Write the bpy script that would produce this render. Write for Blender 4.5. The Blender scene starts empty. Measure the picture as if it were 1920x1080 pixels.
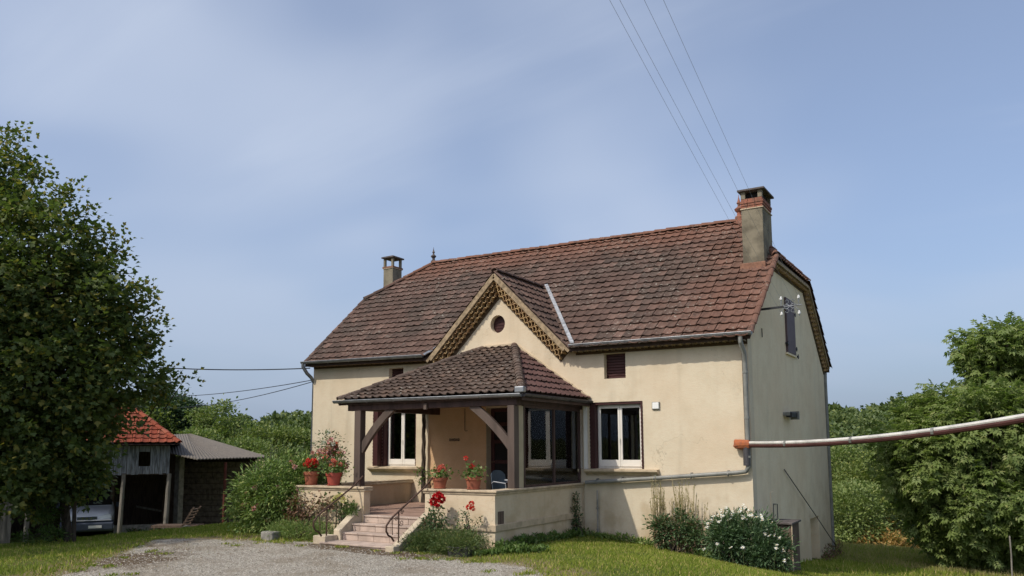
import bpy, bmesh, math, random
import numpy as np
from mathutils import Vector, Matrix, Euler
from mathutils.geometry import tessellate_polygon
R_ = math.radians
rng = np.random.default_rng(7); random.seed(7)
scene = bpy.context.scene
COL = scene.collection
# ------------------------------------------------------------------ camera
FPX, YAW, PIT, ROLL = 1504.37, .5422, .1132, -.0052
CAM = Vector((16.858, -16.855, 2.024))
cd = bpy.data.cameras.new('camera'); cam = bpy.data.objects.new('camera', cd); COL.objects.link(cam)
cd.sensor_width = 36; cd.lens = FPX / 1920 * 36; cd.shift_y = (667.22 - 540) / 1920
cd.clip_start = .1; cd.clip_end = 3000
fwd = Vector((-math.sin(YAW) * math.cos(PIT), math.cos(YAW) * math.cos(PIT), math.sin(PIT)))
rgt = Vector((math.cos(YAW), math.sin(YAW), 0)); upv = rgt.cross(fwd)
c_, s_ = math.cos(ROLL), math.sin(ROLL)
RR = c_ * rgt + s_ * upv; UU = -s_ * rgt + c_ * upv
cam.matrix_world = Matrix(((RR.x, UU.x, -fwd.x, CAM.x), (RR.y, UU.y, -fwd.y, CAM.y), (RR.z, UU.z, -fwd.z, CAM.z), (0, 0, 0, 1)))
scene.camera = cam
def at(u, v, dep): return CAM + dep * (fwd + RR * ((u - 960) / FPX) - UU * ((v - 667.22) / FPX))
# ------------------------------------------------------------------ sky, sun
SUN_EL = R_(47); LDIR = Vector((.34, .87, -1)).normalized()
world = bpy.data.worlds.new('World'); scene.world = world; world.use_nodes = True
nt = world.node_tree; N = nt.nodes; Lk = nt.links
for n in list(N): N.remove(n)
out = N.new('ShaderNodeOutputWorld'); bg = N.new('ShaderNodeBackground'); sky = N.new('ShaderNodeTexSky')
sky.sky_type = 'NISHITA'; sky.sun_disc = False; sky.sun_elevation = SUN_EL; sky.sun_rotation = math.atan2(-.34, -.87)
sky.dust_density = 2.5; sky.air_density = .85; sky.ozone_density = 3.0
tc = N.new('ShaderNodeTexCoord'); sep = N.new('ShaderNodeSeparateXYZ'); Lk.new(tc.outputs['Generated'], sep.inputs[0])
def wm(op, a, b):
    m = N.new('ShaderNodeMath'); m.operation = op
    for i, q in enumerate((a, b)):
        if isinstance(q, (int, float)): m.inputs[i].default_value = q
        else: Lk.new(q, m.inputs[i])
    return m.outputs[0]
zz = wm('ADD', wm('MAXIMUM', sep.outputs[2], 0.0), .22)
cmb = N.new('ShaderNodeCombineXYZ'); Lk.new(wm('DIVIDE', sep.outputs[0], zz), cmb.inputs[0]); Lk.new(wm('DIVIDE', sep.outputs[1], zz), cmb.inputs[1])
def wnoise(rot, scl, sc, det, lo, hi, loc=(0, 0, 0)):
    mp = N.new('ShaderNodeMapping'); mp.inputs['Rotation'].default_value = (0, 0, rot); mp.inputs['Scale'].default_value = scl; mp.inputs['Location'].default_value = loc
    Lk.new(cmb.outputs[0], mp.inputs[0])
    n = N.new('ShaderNodeTexNoise'); n.inputs['Scale'].default_value = sc; n.inputs['Detail'].default_value = det; n.inputs['Roughness'].default_value = .55
    n.inputs['Distortion'].default_value = .4
    Lk.new(mp.outputs[0], n.inputs[0])
    r = N.new('ShaderNodeMapRange'); r.inputs[1].default_value = lo; r.inputs[2].default_value = hi; r.interpolation_type = 'SMOOTHSTEP'
    Lk.new(n.outputs[0], r.inputs[0]); return r.outputs[0]
broad = wnoise(.3, (1, 1, 1), .55, 3, .42, .68, (-5.96, -4.44, .99))
wisp = wnoise(-.5, (.5, 2.2, 1), 1.2, 6, .50, .82, (-1.8, 4.67, 1.68))
fac = wm('MINIMUM', wm('ADD', wm('ADD', wm('MULTIPLY', broad, .42), wm('MULTIPLY', wisp, .13)), .22), .9)
mx = N.new('ShaderNodeMixRGB'); Lk.new(fac, mx.inputs[0]); 
tint = N.new('ShaderNodeMixRGB'); tint.blend_type = 'MULTIPLY'; tint.inputs[0].default_value = 1; tint.inputs[2].default_value = (1.03, 1.02, 1.03, 1)
Lk.new(sky.outputs[0], tint.inputs[1]); Lk.new(tint.outputs[0], mx.inputs[1])
mx.inputs[2].default_value = (3.9, 4.35, 5.2, 1)
hz_ = N.new('ShaderNodeMixRGB'); hz_.inputs[2].default_value = (1.75, 2.25, 3.15, 1); Lk.new(wm('MULTIPLY', wm('POWER', wm('SUBTRACT', 1.0, wm('MINIMUM', wm('MAXIMUM', sep.outputs[2], 0.0), 1.0)), 6.0), .9), hz_.inputs[0]); Lk.new(mx.outputs[0], hz_.inputs[1])
Lk.new(hz_.outputs[0], bg.inputs[0]); bg.inputs[1].default_value = .142; Lk.new(bg.outputs[0], out.inputs[0])
sd = bpy.data.lights.new('sun', 'SUN'); sun = bpy.data.objects.new('sun', sd); COL.objects.link(sun)
sd.energy = 2.6; sd.angle = R_(.6); sd.color = (1, .93, .82)
sun.rotation_mode = 'QUATERNION'; sun.rotation_quaternion = (-LDIR).to_track_quat('Z', 'Y'); sun.location = (0, -20, 30)
scene.view_settings.view_transform = 'Standard'; scene.view_settings.look = 'None'; scene.view_settings.exposure = .24; scene.view_settings.gamma = 1
scene.view_settings.use_curve_mapping = False
scene.render.engine = 'CYCLES'
scene.cycles.max_bounces = 6; scene.cycles.transparent_max_bounces = 8; scene.cycles.diffuse_bounces = 3
# ------------------------------------------------------------------ materials
def srgb(h):
    h = h.lstrip('#'); v = [int(h[i:i + 2], 16) / 255 for i in (0, 2, 4)]
    return tuple(c / 12.92 if c <= .04045 else ((c + .055) / 1.055) ** 2.4 for c in v)
class NT:
    def __init__(s, m): s.m = m; s.t = m.node_tree; s.n = s.t.nodes; s.l = s.t.links
    def new(s, typ, **kw):
        n = s.n.new(typ)
        for k, v in kw.items(): setattr(n, k, v)
        return n
    def put(s, sock, v):
        if isinstance(v, bpy.types.NodeSocket): s.l.new(v, sock)
        elif isinstance(v, tuple) and len(v) == 3 and sock.type == 'RGBA': sock.default_value = (*v, 1)
        else: sock.default_value = v
    def math(s, op, a, b=0.0, clamp=False):
        n = s.new('ShaderNodeMath', operation=op, use_clamp=clamp); s.put(n.inputs[0], a); s.put(n.inputs[1], b); return n.outputs[0]
    def mix(s, f, a, b, mode='MIX'):
        n = s.new('ShaderNodeMixRGB', blend_type=mode); s.put(n.inputs[0], f); s.put(n.inputs[1], a); s.put(n.inputs[2], b); return n.outputs[0]
    def pos(s): return s.new('ShaderNodeNewGeometry').outputs['Position']
    def island(s): return s.new('ShaderNodeNewGeometry').outputs['Random Per Island']
    def noise(s, scale, det=4, lo=None, hi=None, scl=None, vec=None, rough=.55, dist=0.):
        v = vec if vec is not None else s.pos()
        if scl is not None:
            mp = s.new('ShaderNodeMapping'); mp.inputs['Scale'].default_value = scl; s.l.new(v, mp.inputs[0]); v = mp.outputs[0]
        n = s.new('ShaderNodeTexNoise'); n.inputs['Scale'].default_value = scale; n.inputs['Detail'].default_value = det; n.inputs['Roughness'].default_value = rough
        n.inputs['Distortion'].default_value = dist
        s.l.new(v, n.inputs[0]); o = n.outputs[0]
        if lo is not None: o = s.ramp(o, lo, hi)
        return o
    def ramp(s, v, lo, hi):
        r = s.new('ShaderNodeMapRange'); r.interpolation_type = 'SMOOTHSTEP'; r.inputs[1].default_value = lo; r.inputs[2].default_value = hi; s.l.new(v, r.inputs[0]); return r.outputs[0]
    def bump(s, h, strength=.3, dist=.01):
        b = s.new('ShaderNodeBump'); b.inputs['Strength'].default_value = strength; b.inputs['Distance'].default_value = dist; s.l.new(h, b.inputs['Height']); return b.outputs[0]
MATS = {}
def newmat(name):
    m = bpy.data.materials.new(name); m.use_nodes = True; t = NT(m); b = t.n['Principled BSDF']; MATS[name] = m; return m, t, b
def basic(name, col, rough=.8, var=.25, scale=6., bump=.2, bscale=60., metal=0., spec=.3, col2=None, lo=.35, hi=.7, scl=None):
    m, t, b = newmat(name)
    c2 = col2 if col2 else tuple(c * (1 - var) for c in col)
    n = t.noise(scale, 5, lo, hi, scl)
    c = t.mix(n, col, c2)
    t.put(b.inputs['Base Color'], c); b.inputs['Roughness'].default_value = rough; b.inputs['Metallic'].default_value = metal
    b.inputs['Specular IOR Level'].default_value = spec
    if bump: t.l.new(t.bump(t.noise(bscale, 3, scl=scl), bump, .01), b.inputs['Normal'])
    return m
def m_wall(name, col, dirt=1.0):
    m, t, b = newmat(name)
    big = t.noise(.55, 4, .35, .7); mid = t.noise(2.2, 5, .4, .75); fine = t.noise(38, 3)
    tro = t.noise(9, 4, .42, .7, scl=(1, 1, 2.6)); grit = t.noise(55, 2, .5, .75)
    c = t.mix(t.math('MULTIPLY', big, .6), col, (col[0] * .93, col[1] * .84, col[2] * .78))
    c = t.mix(t.math('MULTIPLY', mid, .45), c, (col[0] * .82, col[1] * .8, col[2] * .76))
    st = t.noise(1.1, 5, .5, .78, scl=(2.2, 2.2, .2), dist=.3); c = t.mix(t.math('MULTIPLY', st, .34 * dirt), c, (col[0] * .5, col[1] * .48, col[2] * .45))
    # weathering near the ground
    sp = t.new('ShaderNodeSeparateXYZ'); t.l.new(t.pos(), sp.inputs[0])
    low = t.math('SUBTRACT', 1.0, t.ramp(t.math('ADD', sp.outputs[2], t.math('MULTIPLY', t.noise(1.9, 6, .3, .7), 1.3)), .15, 1.5))
    c = t.mix(t.math('MULTIPLY', low, .62 * dirt), c, (col[0] * .56, col[1] * .47, col[2] * .34))
    c = t.mix(t.math('MULTIPLY', tro, .22), c, (col[0] * .9, col[1] * .74, col[2] * .62)); c = t.mix(t.math('MULTIPLY', grit, .25), c, (col[0] * .62, col[1] * .6, col[2] * .55))
    cv = t.new('ShaderNodeTexVoronoi', feature='DISTANCE_TO_EDGE'); cv.inputs['Scale'].default_value = .8
    wv = t.new('ShaderNodeVectorMath', operation='ADD'); wn = t.new('ShaderNodeTexNoise'); wn.inputs['Scale'].default_value = 3; wn.inputs['Detail'].default_value = 5; t.l.new(t.pos(), wn.inputs[0]); t.l.new(t.pos(), wv.inputs[0]); t.l.new(wn.outputs['Color'], wv.inputs[1]); t.l.new(wv.outputs[0], cv.inputs[0])
    crk = t.math('MULTIPLY', t.math('SUBTRACT', 1.0, t.ramp(cv.outputs['Distance'], .001, .009)), t.noise(.6, 3, .52, .66)); c = t.mix(t.math('MULTIPLY', crk, .5 * dirt, True), c, (col[0] * .4, col[1] * .36, col[2] * .3))
    t.put(b.inputs['Base Color'], c); b.inputs['Roughness'].default_value = .92; b.inputs['Specular IOR Level'].default_value = .15
    h = t.math('ADD', t.math('MULTIPLY', fine, .6), t.noise(5, 3)); t.l.new(t.bump(h, .28, .02), b.inputs['Normal'])
    return m
CREAM = (.67, .585, .435)
m_wall('cream_render', CREAM); m_wall('gable_render_lifted', (.80, .69, .495), .6); m_wall('tan_render', (.66, .45, .265), .3)  # second one: cream gable render, colour brightened to lift the shade on that side
m_wall('parapet_render', (.64, .54, .39), 1.0)
basic('cap_stone', (.55, .44, .30), .85, .3, 5, .15)
def m_tile(name, cA, cB, cC, lich, moss=.5, orange=.0):
    m, t, b = newmat(name)
    oi = t.new('ShaderNodeObjectInfo').outputs['Random']; isl = t.island()
    r = t.math('FRACT', t.math('ADD', oi, isl)); r2 = t.math('FRACT', t.math('MULTIPLY', r, 7.31))
    big = t.noise(.55, 3, .38, .62)
    c = t.mix(big, cA, cB); c = t.mix(t.ramp(r, .55, 1.0), c, cC)
    c = t.mix(t.math('MULTIPLY', r2, .35), c, tuple(x * .45 for x in cA))
    if orange:
        sp = t.new('ShaderNodeSeparateXYZ'); t.l.new(t.pos(), sp.inputs[0])
        a = t.ramp(t.math('ADD', sp.outputs[0], t.math('MULTIPLY', t.noise(1.2, 3), 3)), 10.6, 14.2)
        zt = t.ramp(t.math('ADD', sp.outputs[2], t.math('MULTIPLY', t.noise(2, 3), .8)), 7.4, 8.5)
        c = t.mix(t.math('MULTIPLY', t.math('MAXIMUM', t.math('MULTIPLY', a, .7), zt), orange), c, (.235, .105, .065))
    dk = t.noise(3.5, 6, .5, .68, rough=.7); c = t.mix(t.math('MULTIPLY', dk, moss), c, (.058, .042, .034))
    li = t.noise(15, 6, .56, .68, rough=.65); li2 = t.noise(.9, 4, .42, .6); c = t.mix(t.math('MULTIPLY', t.math('MULTIPLY', li, li2), lich), c, (.36, .33, .27))
    t.put(b.inputs['Base Color'], c); b.inputs['Roughness'].default_value = .9; b.inputs['Specular IOR Level'].default_value = .12
    t.l.new(t.bump(t.noise(45, 4), .35, .012), b.inputs['Normal'])
    return m
m_tile('roof_clay', (.098, .074, .060), (.135, .085, .067), (.18, .115, .09), 1.0, .7, .6)
m_tile('porch_clay', (.11, .08, .064), (.135, .095, .073), (.17, .115, .085), 1.0, .8, 0)
m_tile('porch_clay_red', (.115, .062, .055), (.135, .075, .064), (.15, .09, .075), .3, .45, 0)
m_tile('barn_clay', (.25, .062, .036), (.29, .08, .045), (.31, .105, .065), .15, .35, 0)
basic('roof_under', (.07, .045, .035), .9)
basic('ochre_tile', (.50, .35, .17), .85, .5, 9, .3, 40, col2=(.26, .15, .08))
basic('verge_light', (.38, .285, .175), .85, .5, 9, .3)
basic('dark_joint', (.10, .065, .035), .95)
basic('brown_wood', (.075, .044, .038), .6, .45, 7, .3, 60, scl=(1, 1, .15))
basic('post_wood', (.115, .084, .068), .65, .35, 5, .3, 60, scl=(1, 1, .15))
basic('shutter_brown', (.062, .022, .02), .5, .25, 5, .08)
basic('shutter_mauve', (.12, .08, .085), .6, .25, 5, .08)
basic('white_pvc', (.78, .74, .66), .4, .06, 3, 0)
basic('cream_strip', (.45, .38, .25), .6, .15, 3, 0)
basic('zinc', (.30, .315, .33), .42, .35, 5, .1, 30, metal=.55, spec=.5)
basic('zinc_valley', (.42, .43, .44), .6, .5, 12, .1, 30, metal=.2, spec=.5)
basic('grey_pipe', (.24, .24, .215), .45, .3, 5, .05, 30, spec=.4)
basic('zinc_dark', (.10, .095, .10), .45, .35, 5, .1, 30, metal=.4)
basic('black_metal', (.025, .025, .028), .5, .2, 5, .1)
basic('rust_iron', (.105, .058, .04), .7, .5, 14, .3, 80)
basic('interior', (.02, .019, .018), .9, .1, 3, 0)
basic('terracotta', (.38, .125, .07), .8, .3, 7, .15, 50)
basic('red_plastic_pot', (.40, .085, .06), .5, .15, 4, .02)
basic('chimney_render', (.235, .205, .145), .95, .5, 3, .4, 25, col2=(.12, .105, .075))
basic('chimney_brick', (.32, .125, .08), .9, .5, 9, .4, 40, col2=(.17, .09, .06))
basic('chimney_orange', (.27, .14, .09), .9, .4, 7, .4, 40)
basic('cap_slab', (.13, .11, .10), .9, .4, 6, .2)
basic('step_stone', (.52, .41, .335), .8, .3, 4, .15, 40)
basic('step_joint', (.25, .185, .14), .9)
basic('floor_tile', (.36, .235, .18), .65, .25, 3, .05)
basic('stringer', (.56, .47, .34), .85, .3, 5, .25)
basic('plinth_stone', (.30, .285, .25), .9, .4, 8, .4)
basic('weathered_plank', (.34, .36, .38), .9, .6, 9, .4, 60, col2=(.10, .10, .105), scl=(3, 3, .3))
basic('brown_plank', (.15, .105, .08), .9, .5, 9, .4, 60, scl=(3, 3, .3))
basic('pole_wood', (.27, .245, .21), .85, .4, 6, .3, 50, scl=(2, 2, .3))
basic('red_post', (.13, .035, .025), .8, .4, 6, .2)
basic('block_wall', (.19, .155, .125), .95, .5, 8, .4, 30)
basic('fibre_cement', (.165, .145, .12), .95, .45, 9, .5, 20, col2=(.13, .115, .10))
basic('bark', (.10, .078, .058), .95, .5, 9, .8, 25, scl=(2, 2, .6))
basic('stem_green', (.09, .12, .04), .8, .3, 9, .1)
basic('dry_stem', (.45, .37, .2), .9, .4, 9, .1)
basic('chair_blue', (.10, .14, .18), .5, .2, 5, .05)
basic('table_white', (.42, .45, .48), .4, .1, 5, 0)
basic('car_white', (.62, .66, .72), .25, .05, 3, 0, spec=.6)
basic('car_grey', (.07, .085, .12), .5, .1, 3, 0)
basic('rubber', (.02, .02, .02), .8, .1, 3, 0)
basic('chrome', (.6, .6, .62), .15, .05, 3, 0, metal=1)
basic('lamp_glass', (.7, .75, .8), .1, .1, 5, 0, spec=.8)
basic('foam_orange', (.42, .13, .05), .95, .6, 16, .9, 18, col2=(.30, .11, .06))
basic('pipe_white', (.66, .64, .58), .5, .3, 4, .1)
basic('pipe_brown', (.075, .028, .022), .7, .35, 4, .1)
basic('plate_white', (.8, .8, .76), .4, .03, 3, 0)
basic('porcelain', (.75, .75, .72), .2, .05, 3, 0, spec=.6)
basic('cable_black', (.02, .02, .022), .6, .1, 3, 0)
basic('cable_grey', (.30, .32, .36), .6, .1, 3, 0)
basic('concrete', (.33, .31, .27), .95, .4, 6, .3)
def m_glass(name, tint, fmul, dark=False):
    m, t, b = newmat(name); t.n.remove(b); o = t.n['Material Output']
    tr = t.new('ShaderNodeBsdfTransparent'); tr.inputs[0].default_value = (*tint, 1)
    gl = t.new('ShaderNodeBsdfGlossy'); gl.inputs[0].default_value = (.95, .97, 1, 1); gl.inputs['Roughness'].default_value = .02
    fr = t.new('ShaderNodeFresnel'); fr.inputs[0].default_value = 1.5
    t.l.new(t.bump(t.noise(1.5, 2), .06, .02), gl.inputs['Normal'])
    f = t.math('MINIMUM', t.math('MULTIPLY', fr.outputs[0], fmul), 1.0)
    mxs = t.new('ShaderNodeMixShader'); t.l.new(f, mxs.inputs[0]); t.l.new(tr.outputs[0], mxs.inputs[1]); t.l.new(gl.outputs[0], mxs.inputs[2]); t.l.new(mxs.outputs[0], o.inputs[0])
    return m
m_glass('window_glass', (.6, .64, .62), 3.0); m_glass('porch_glass', (.87, .86, .80), 1.3)
def m_leaf(name, a, b_, c_y=None, trans=.35, rough=.55, var_scale=.6, ypart=.12, spec=.35):
    m, t, b = newmat(name); o = t.n['Material Output']
    isl = t.island(); r2 = t.math('FRACT', t.math('MULTIPLY', isl, 13.7))
    c = t.mix(t.math('MULTIPLY', t.math('ADD', isl, t.noise(var_scale, 2, .3, .7)), .5), a, b_)
    if c_y: c = t.mix(t.ramp(r2, 1 - ypart, 1 - ypart * .5), c, c_y)
    t.put(b.inputs['Base Color'], c); b.inputs['Roughness'].default_value = rough; b.inputs['Specular IOR Level'].default_value = spec
    tl = t.new('ShaderNodeBsdfTranslucent'); t.put(tl.inputs[0], t.mix(1., c, (1.0, 1.15, .55), 'MULTIPLY'))
    mxs = t.new('ShaderNodeMixShader'); mxs.inputs[0].default_value = trans
    t.l.new(b.outputs[0], mxs.inputs[1]); t.l.new(tl.outputs[0], mxs.inputs[2]); t.l.new(mxs.outputs[0], o.inputs[0])
    return m
m_leaf('leaf_dark', (.078, .120, .036), (.145, .185, .052), (0.275, 0.252, 0.060), .38, ypart=.2, var_scale=.9)
m_leaf('leaf_yellowish', (.075, .12, .03), (.12, .15, .04), (.26, .22, .05), .35, ypart=.3)
m_leaf('leaf_walnut', (.155, .215, .06), (.24, .30, .095), (.32, .35, .13), .42, rough=.5, ypart=.12)
m_leaf('leaf_wood_deep', (.045, .085, .038), (.07, .115, .045), (.10, .15, .055), .25, ypart=.2, var_scale=.12)
m_leaf('leaf_wood_dark', (0.077, 0.119, 0.040), (0.135, 0.176, 0.053), (0.217, 0.252, 0.075), .25, ypart=.2, var_scale=.12)
m_leaf('leaf_wood_mid', (0.122, 0.167, 0.043), (0.193, 0.241, 0.061), (0.265, 0.283, 0.072), .3, ypart=.2, var_scale=.12)
m_leaf('leaf_wood_light', (0.151, 0.206, 0.063), (0.210, 0.265, 0.077), (0.269, 0.294, 0.098), .3, ypart=.2)
m_leaf('leaf_oleander', (0.116, 0.195, 0.053), (0.220, 0.299, 0.079), (0.440, 0.460, 0.158), .25, ypart=.12)
m_leaf('leaf_juniper', (0.080, 0.128, 0.040), (0.136, 0.184, 0.056), (0.240, 0.240, 0.080), .25, ypart=.15)
m_leaf('leaf_geranium', (.075, .14, .03), (.13, .2, .05), (.2, .25, .08), .3)
m_leaf('leaf_rose', (0.052, 0.098, 0.039), (0.098, 0.156, 0.058), (0.208, 0.130, 0.078), .25, ypart=.15)
m_leaf('leaf_redbrown', (0.130, 0.065, 0.046), (0.208, 0.117, 0.065), (0.117, 0.156, 0.052), .25, ypart=.3)
m_leaf('leaf_orange', (.40, .25, .08), (.5, .32, .11), (.15, .17, .05), .3, ypart=.3)
m_leaf('leaf_daisy', (0.065, 0.117, 0.052), (0.111, 0.182, 0.078), (0.182, 0.260, 0.130), .2, ypart=.12)
m_leaf('grass', (0.182, 0.244, 0.033), (0.276, 0.322, 0.053), (0.569, 0.457, 0.180), .35, var_scale=.5, ypart=.2, spec=.15)
m_leaf('grass_dry', (0.300, 0.263, 0.112), (0.413, 0.350, 0.163), (0.188, 0.213, 0.062), .3, var_scale=.5, ypart=.3, spec=.1)
m_leaf('dead_leaf', (.10, .06, .03), (.18, .11, .05), None, .1)
m_leaf('petal_red', (.62, .025, .02), (.75, .05, .035), (.8, .16, .12), .25, ypart=.15)
m_leaf('petal_crimson', (.42, .008, .012), (.6, .015, .02), None, .15)
m_leaf('petal_coral', (.72, .16, .11), (.75, .24, .18), (.7, .35, .3), .3)
m_leaf('petal_pink', (.65, .22, .24), (.72, .38, .38), (.75, .55, .5), .3, ypart=.3)
m_leaf('petal_white', (.75, .75, .70), (.8, .8, .76), None, .2)
m_leaf('petal_yellow', (.66, .58, .25), (.72, .68, .40), None, .25)
basic('daisy_eye', (.55, .36, .04), .8, .2, 9, 0)
basic('pebble', (.52, .475, .40), .9, .7, 30, .1)
def m_ground():
    m, t, b = newmat('ground')
    at_ = t.new('ShaderNodeAttribute', attribute_name='gravel'); g = at_.outputs['Fac']
    gn = t.math('ADD', g, t.math('MULTIPLY', t.math('SUBTRACT', t.noise(1.5, 6, rough=.75), .5), 1.5)); g2 = t.ramp(gn, .40, .60)
    # gravel
    v = t.new('ShaderNodeTexVoronoi'); v.inputs['Scale'].default_value = 58; t.l.new(t.pos(), v.inputs[0])
    gc = t.mix(t.ramp(v.outputs['Color'], .1, .9), (.16, .14, .11), (.60, .55, .455))
    gc = t.mix(t.noise(1.0, 5, .45, .65), gc, (.30, .26, .20)); gc = t.mix(t.math('MULTIPLY', t.noise(9, 5, .55, .7), .6), gc, (.14, .115, .08))
    # brown earth close to the steps
    e = t.new('ShaderNodeAttribute', attribute_name='earth').outputs['Fac']; e2 = t.ramp(t.math('ADD', e, t.math('MULTIPLY', t.math('SUBTRACT', t.noise(2.2, 5), .5), .8)), .4, .62)
    gc = t.mix(e2, gc, t.mix(t.noise(14, 5, .4, .7), (.12, .085, .055), (.19, .15, .10)))
    dry = t.new('ShaderNodeAttribute', attribute_name='dry').outputs['Fac']
    gr = t.mix(t.noise(2.5, 6, .35, .65), (.09, .13, .028), (.15, .18, .045)); gr = t.mix(t.noise(13, 5, .45, .65), gr, (.075, .085, .028))
    dd = t.ramp(t.math('ADD', dry, t.math('MULTIPLY', t.math('SUBTRACT', t.noise(1.1, 6), .5), 1.1)), .35, .7)
    gr = t.mix(dd, gr, (.25, .20, .11))
    c = t.mix(g2, gr, gc)
    t.put(b.inputs['Base Color'], c); b.inputs['Roughness'].default_value = .97; b.inputs['Specular IOR Level'].default_value = .1
    h = t.math('ADD', t.math('MULTIPLY', v.outputs['Distance'], 1.0), t.math('MULTIPLY', t.noise(20, 4), 1.2)); t.l.new(t.bump(h, .8, .025), b.inputs['Normal'])
    return m
m_ground()
# ------------------------------------------------------------------ helpers
def tag(o, label=None, cat=None, group=None, kind=None):
    if label: o['label'] = label
    if cat: o['category'] = cat
    if group: o['group'] = group
    if kind: o['kind'] = kind
    return o
def thing(name, label, cat, loc=(0, 0, 0), rz=0., group=None):
    o = bpy.data.objects.new(name, None); COL.objects.link(o); o.location = loc; o.rotation_euler = (0, 0, rz); o.empty_display_size = .2
    return tag(o, label, cat, group)
def wloc(o):
    v = Vector((0, 0, 0))
    while o is not None: v += o.location; o = o.parent
    return v
class MB:
    """collects shapes; build() links them as ONE mesh object"""
    def __init__(s): s.v = []; s.f = []; s.mi = []
    def add(s, vs, fs, mi=0):
        k = len(s.v); s.v += [tuple(v) for v in vs]; s.f += [tuple(i + k for i in f) for f in fs]; s.mi += [mi] * len(fs); return s
    def box(s, x0, x1, y0, y1, z0, z1, mi=0):
        vs = [(x, y, z) for x in (x0, x1) for y in (y0, y1) for z in (z0, z1)]
        return s.add(vs, [(0, 1, 3, 2), (4, 6, 7, 5), (0, 4, 5, 1), (2, 3, 7, 6), (0, 2, 6, 4), (1, 5, 7, 3)], mi)
    def bar(s, a, b, w, h, up=(0, 0, 1), mi=0):
        a = Vector(a); b = Vector(b); d = (b - a).normalized(); sd_ = d.cross(Vector(up))
        sd_ = sd_.normalized() if sd_.length > 1e-4 else Vector((1, 0, 0)); u = sd_.cross(d)
        vs = [p + sd_ * (i * w / 2) + u * (j * h / 2) for p in (a, b) for i in (-1, 1) for j in (-1, 1)]
        return s.add(vs, [(0, 1, 3, 2), (4, 6, 7, 5), (0, 4, 5, 1), (2, 3, 7, 6), (0, 2, 6, 4), (1, 5, 7, 3)], mi)
    def tube(s, pts, r, n=8, cap=True, mi=0, arc=None, start=0.):
        pts = [Vector(p) for p in pts]; rs = r if isinstance(r, (list, tuple)) else [r] * len(pts); base = len(s.v); ref = None
        for i, p in enumerate(pts):
            d = (pts[min(i + 1, len(pts) - 1)] - pts[max(i - 1, 0)]).normalized()
            if ref is None: ref = Vector((0, 0, 1)) if abs(d.z) < .9 else Vector((1, 0, 0))
            a = d.cross(ref).normalized(); b = a.cross(d).normalized(); ref = b
            for k in range(n):
                t = 2 * math.pi * k / n; s.v.append(tuple(p + (a * math.cos(t) + b * math.sin(t)) * rs[i]))
        for i in range(len(pts) - 1):
            for k in range(n):
                k2 = (k + 1) % n; A = base + i * n; B = A + n; s.f.append((A + k, A + k2, B + k2, B + k)); s.mi.append(mi)
        if cap:
            s.f.append(tuple(base + k for k in range(n))[::-1]); s.f.append(tuple(base + (len(pts) - 1) * n + k for k in range(n))); s.mi += [mi, mi]
        return s
    def lathe(s, prof, c=(0, 0, 0), n=20, mi=0):
        base = len(s.v)
        for r, z in prof:
            for k in range(n):
                t = 2 * math.pi * k / n; s.v.append((c[0] + r * math.cos(t), c[1] + r * math.sin(t), c[2] + z))
        for i in range(len(prof) - 1):
            for k in range(n):
                k2 = (k + 1) % n; A = base + i * n; B = A + n; s.f.append((A + k, A + k2, B + k2, B + k)); s.mi.append(mi)
        s.f.append(tuple(base + k for k in range(n))[::-1]); s.f.append(tuple(base + (len(prof) - 1) * n + k for k in range(n))); s.mi += [mi, mi]
        return s
    def prism(s, poly, axis, a, b, mi=0):
        """poly = 2D points, extruded along axis from a to b"""
        n = len(poly)
        def P(p, t): return {'x': (t, p[0], p[1]), 'y': (p[0], t, p[1]), 'z': (p[0], p[1], t)}[axis]
        vs = [P(p, a) for p in poly] + [P(p, b) for p in poly]
        return s.add(vs, [tuple(range(n)), tuple(range(2 * n - 1, n - 1, -1))] + [(i, (i + 1) % n, (i + 1) % n + n, i + n) for i in range(n)], mi)
    def build(s, name, mat, parent=None, smooth=False, local=False, kind=None, bevel=0, label=None):
        me = bpy.data.meshes.new(name)
        off = Vector((0, 0, 0)) if (local or parent is None) else wloc(parent)
        me.from_pydata([(v[0] - off.x, v[1] - off.y, v[2] - off.z) for v in s.v], [], s.f)
        mats = mat if isinstance(mat, (list, tuple)) else [mat]
        for q in mats: me.materials.append(MATS[q])
        if len(mats) > 1: me.polygons.foreach_set('material_index', s.mi)
        bm = bmesh.new(); bm.from_mesh(me); bmesh.ops.recalc_face_normals(bm, faces=bm.faces); bm.to_mesh(me); bm.free()
        if smooth: me.polygons.foreach_set('use_smooth', [True] * len(me.polygons)); me.set_sharp_from_angle(angle=R_(40))
        o = bpy.data.objects.new(name, me); COL.objects.link(o)
        if parent: o.parent = parent
        if bevel:
            bv = o.modifiers.new('bevel', 'BEVEL'); bv.width = bevel; bv.segments = 2; bv.limit_method = 'ANGLE'
        if kind: o['kind'] = kind
        if label: o['label'] = label
        return o
def copy_tree(o, parent=None):
    c = o.copy(); COL.objects.link(c); c.parent = parent
    for ch in list(o.children): copy_tree(ch, c)
    return c
def sstep(a, b, x): t = np.clip((x - a) / (b - a), 0, 1); return t * t * (3 - 2 * t)
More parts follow.
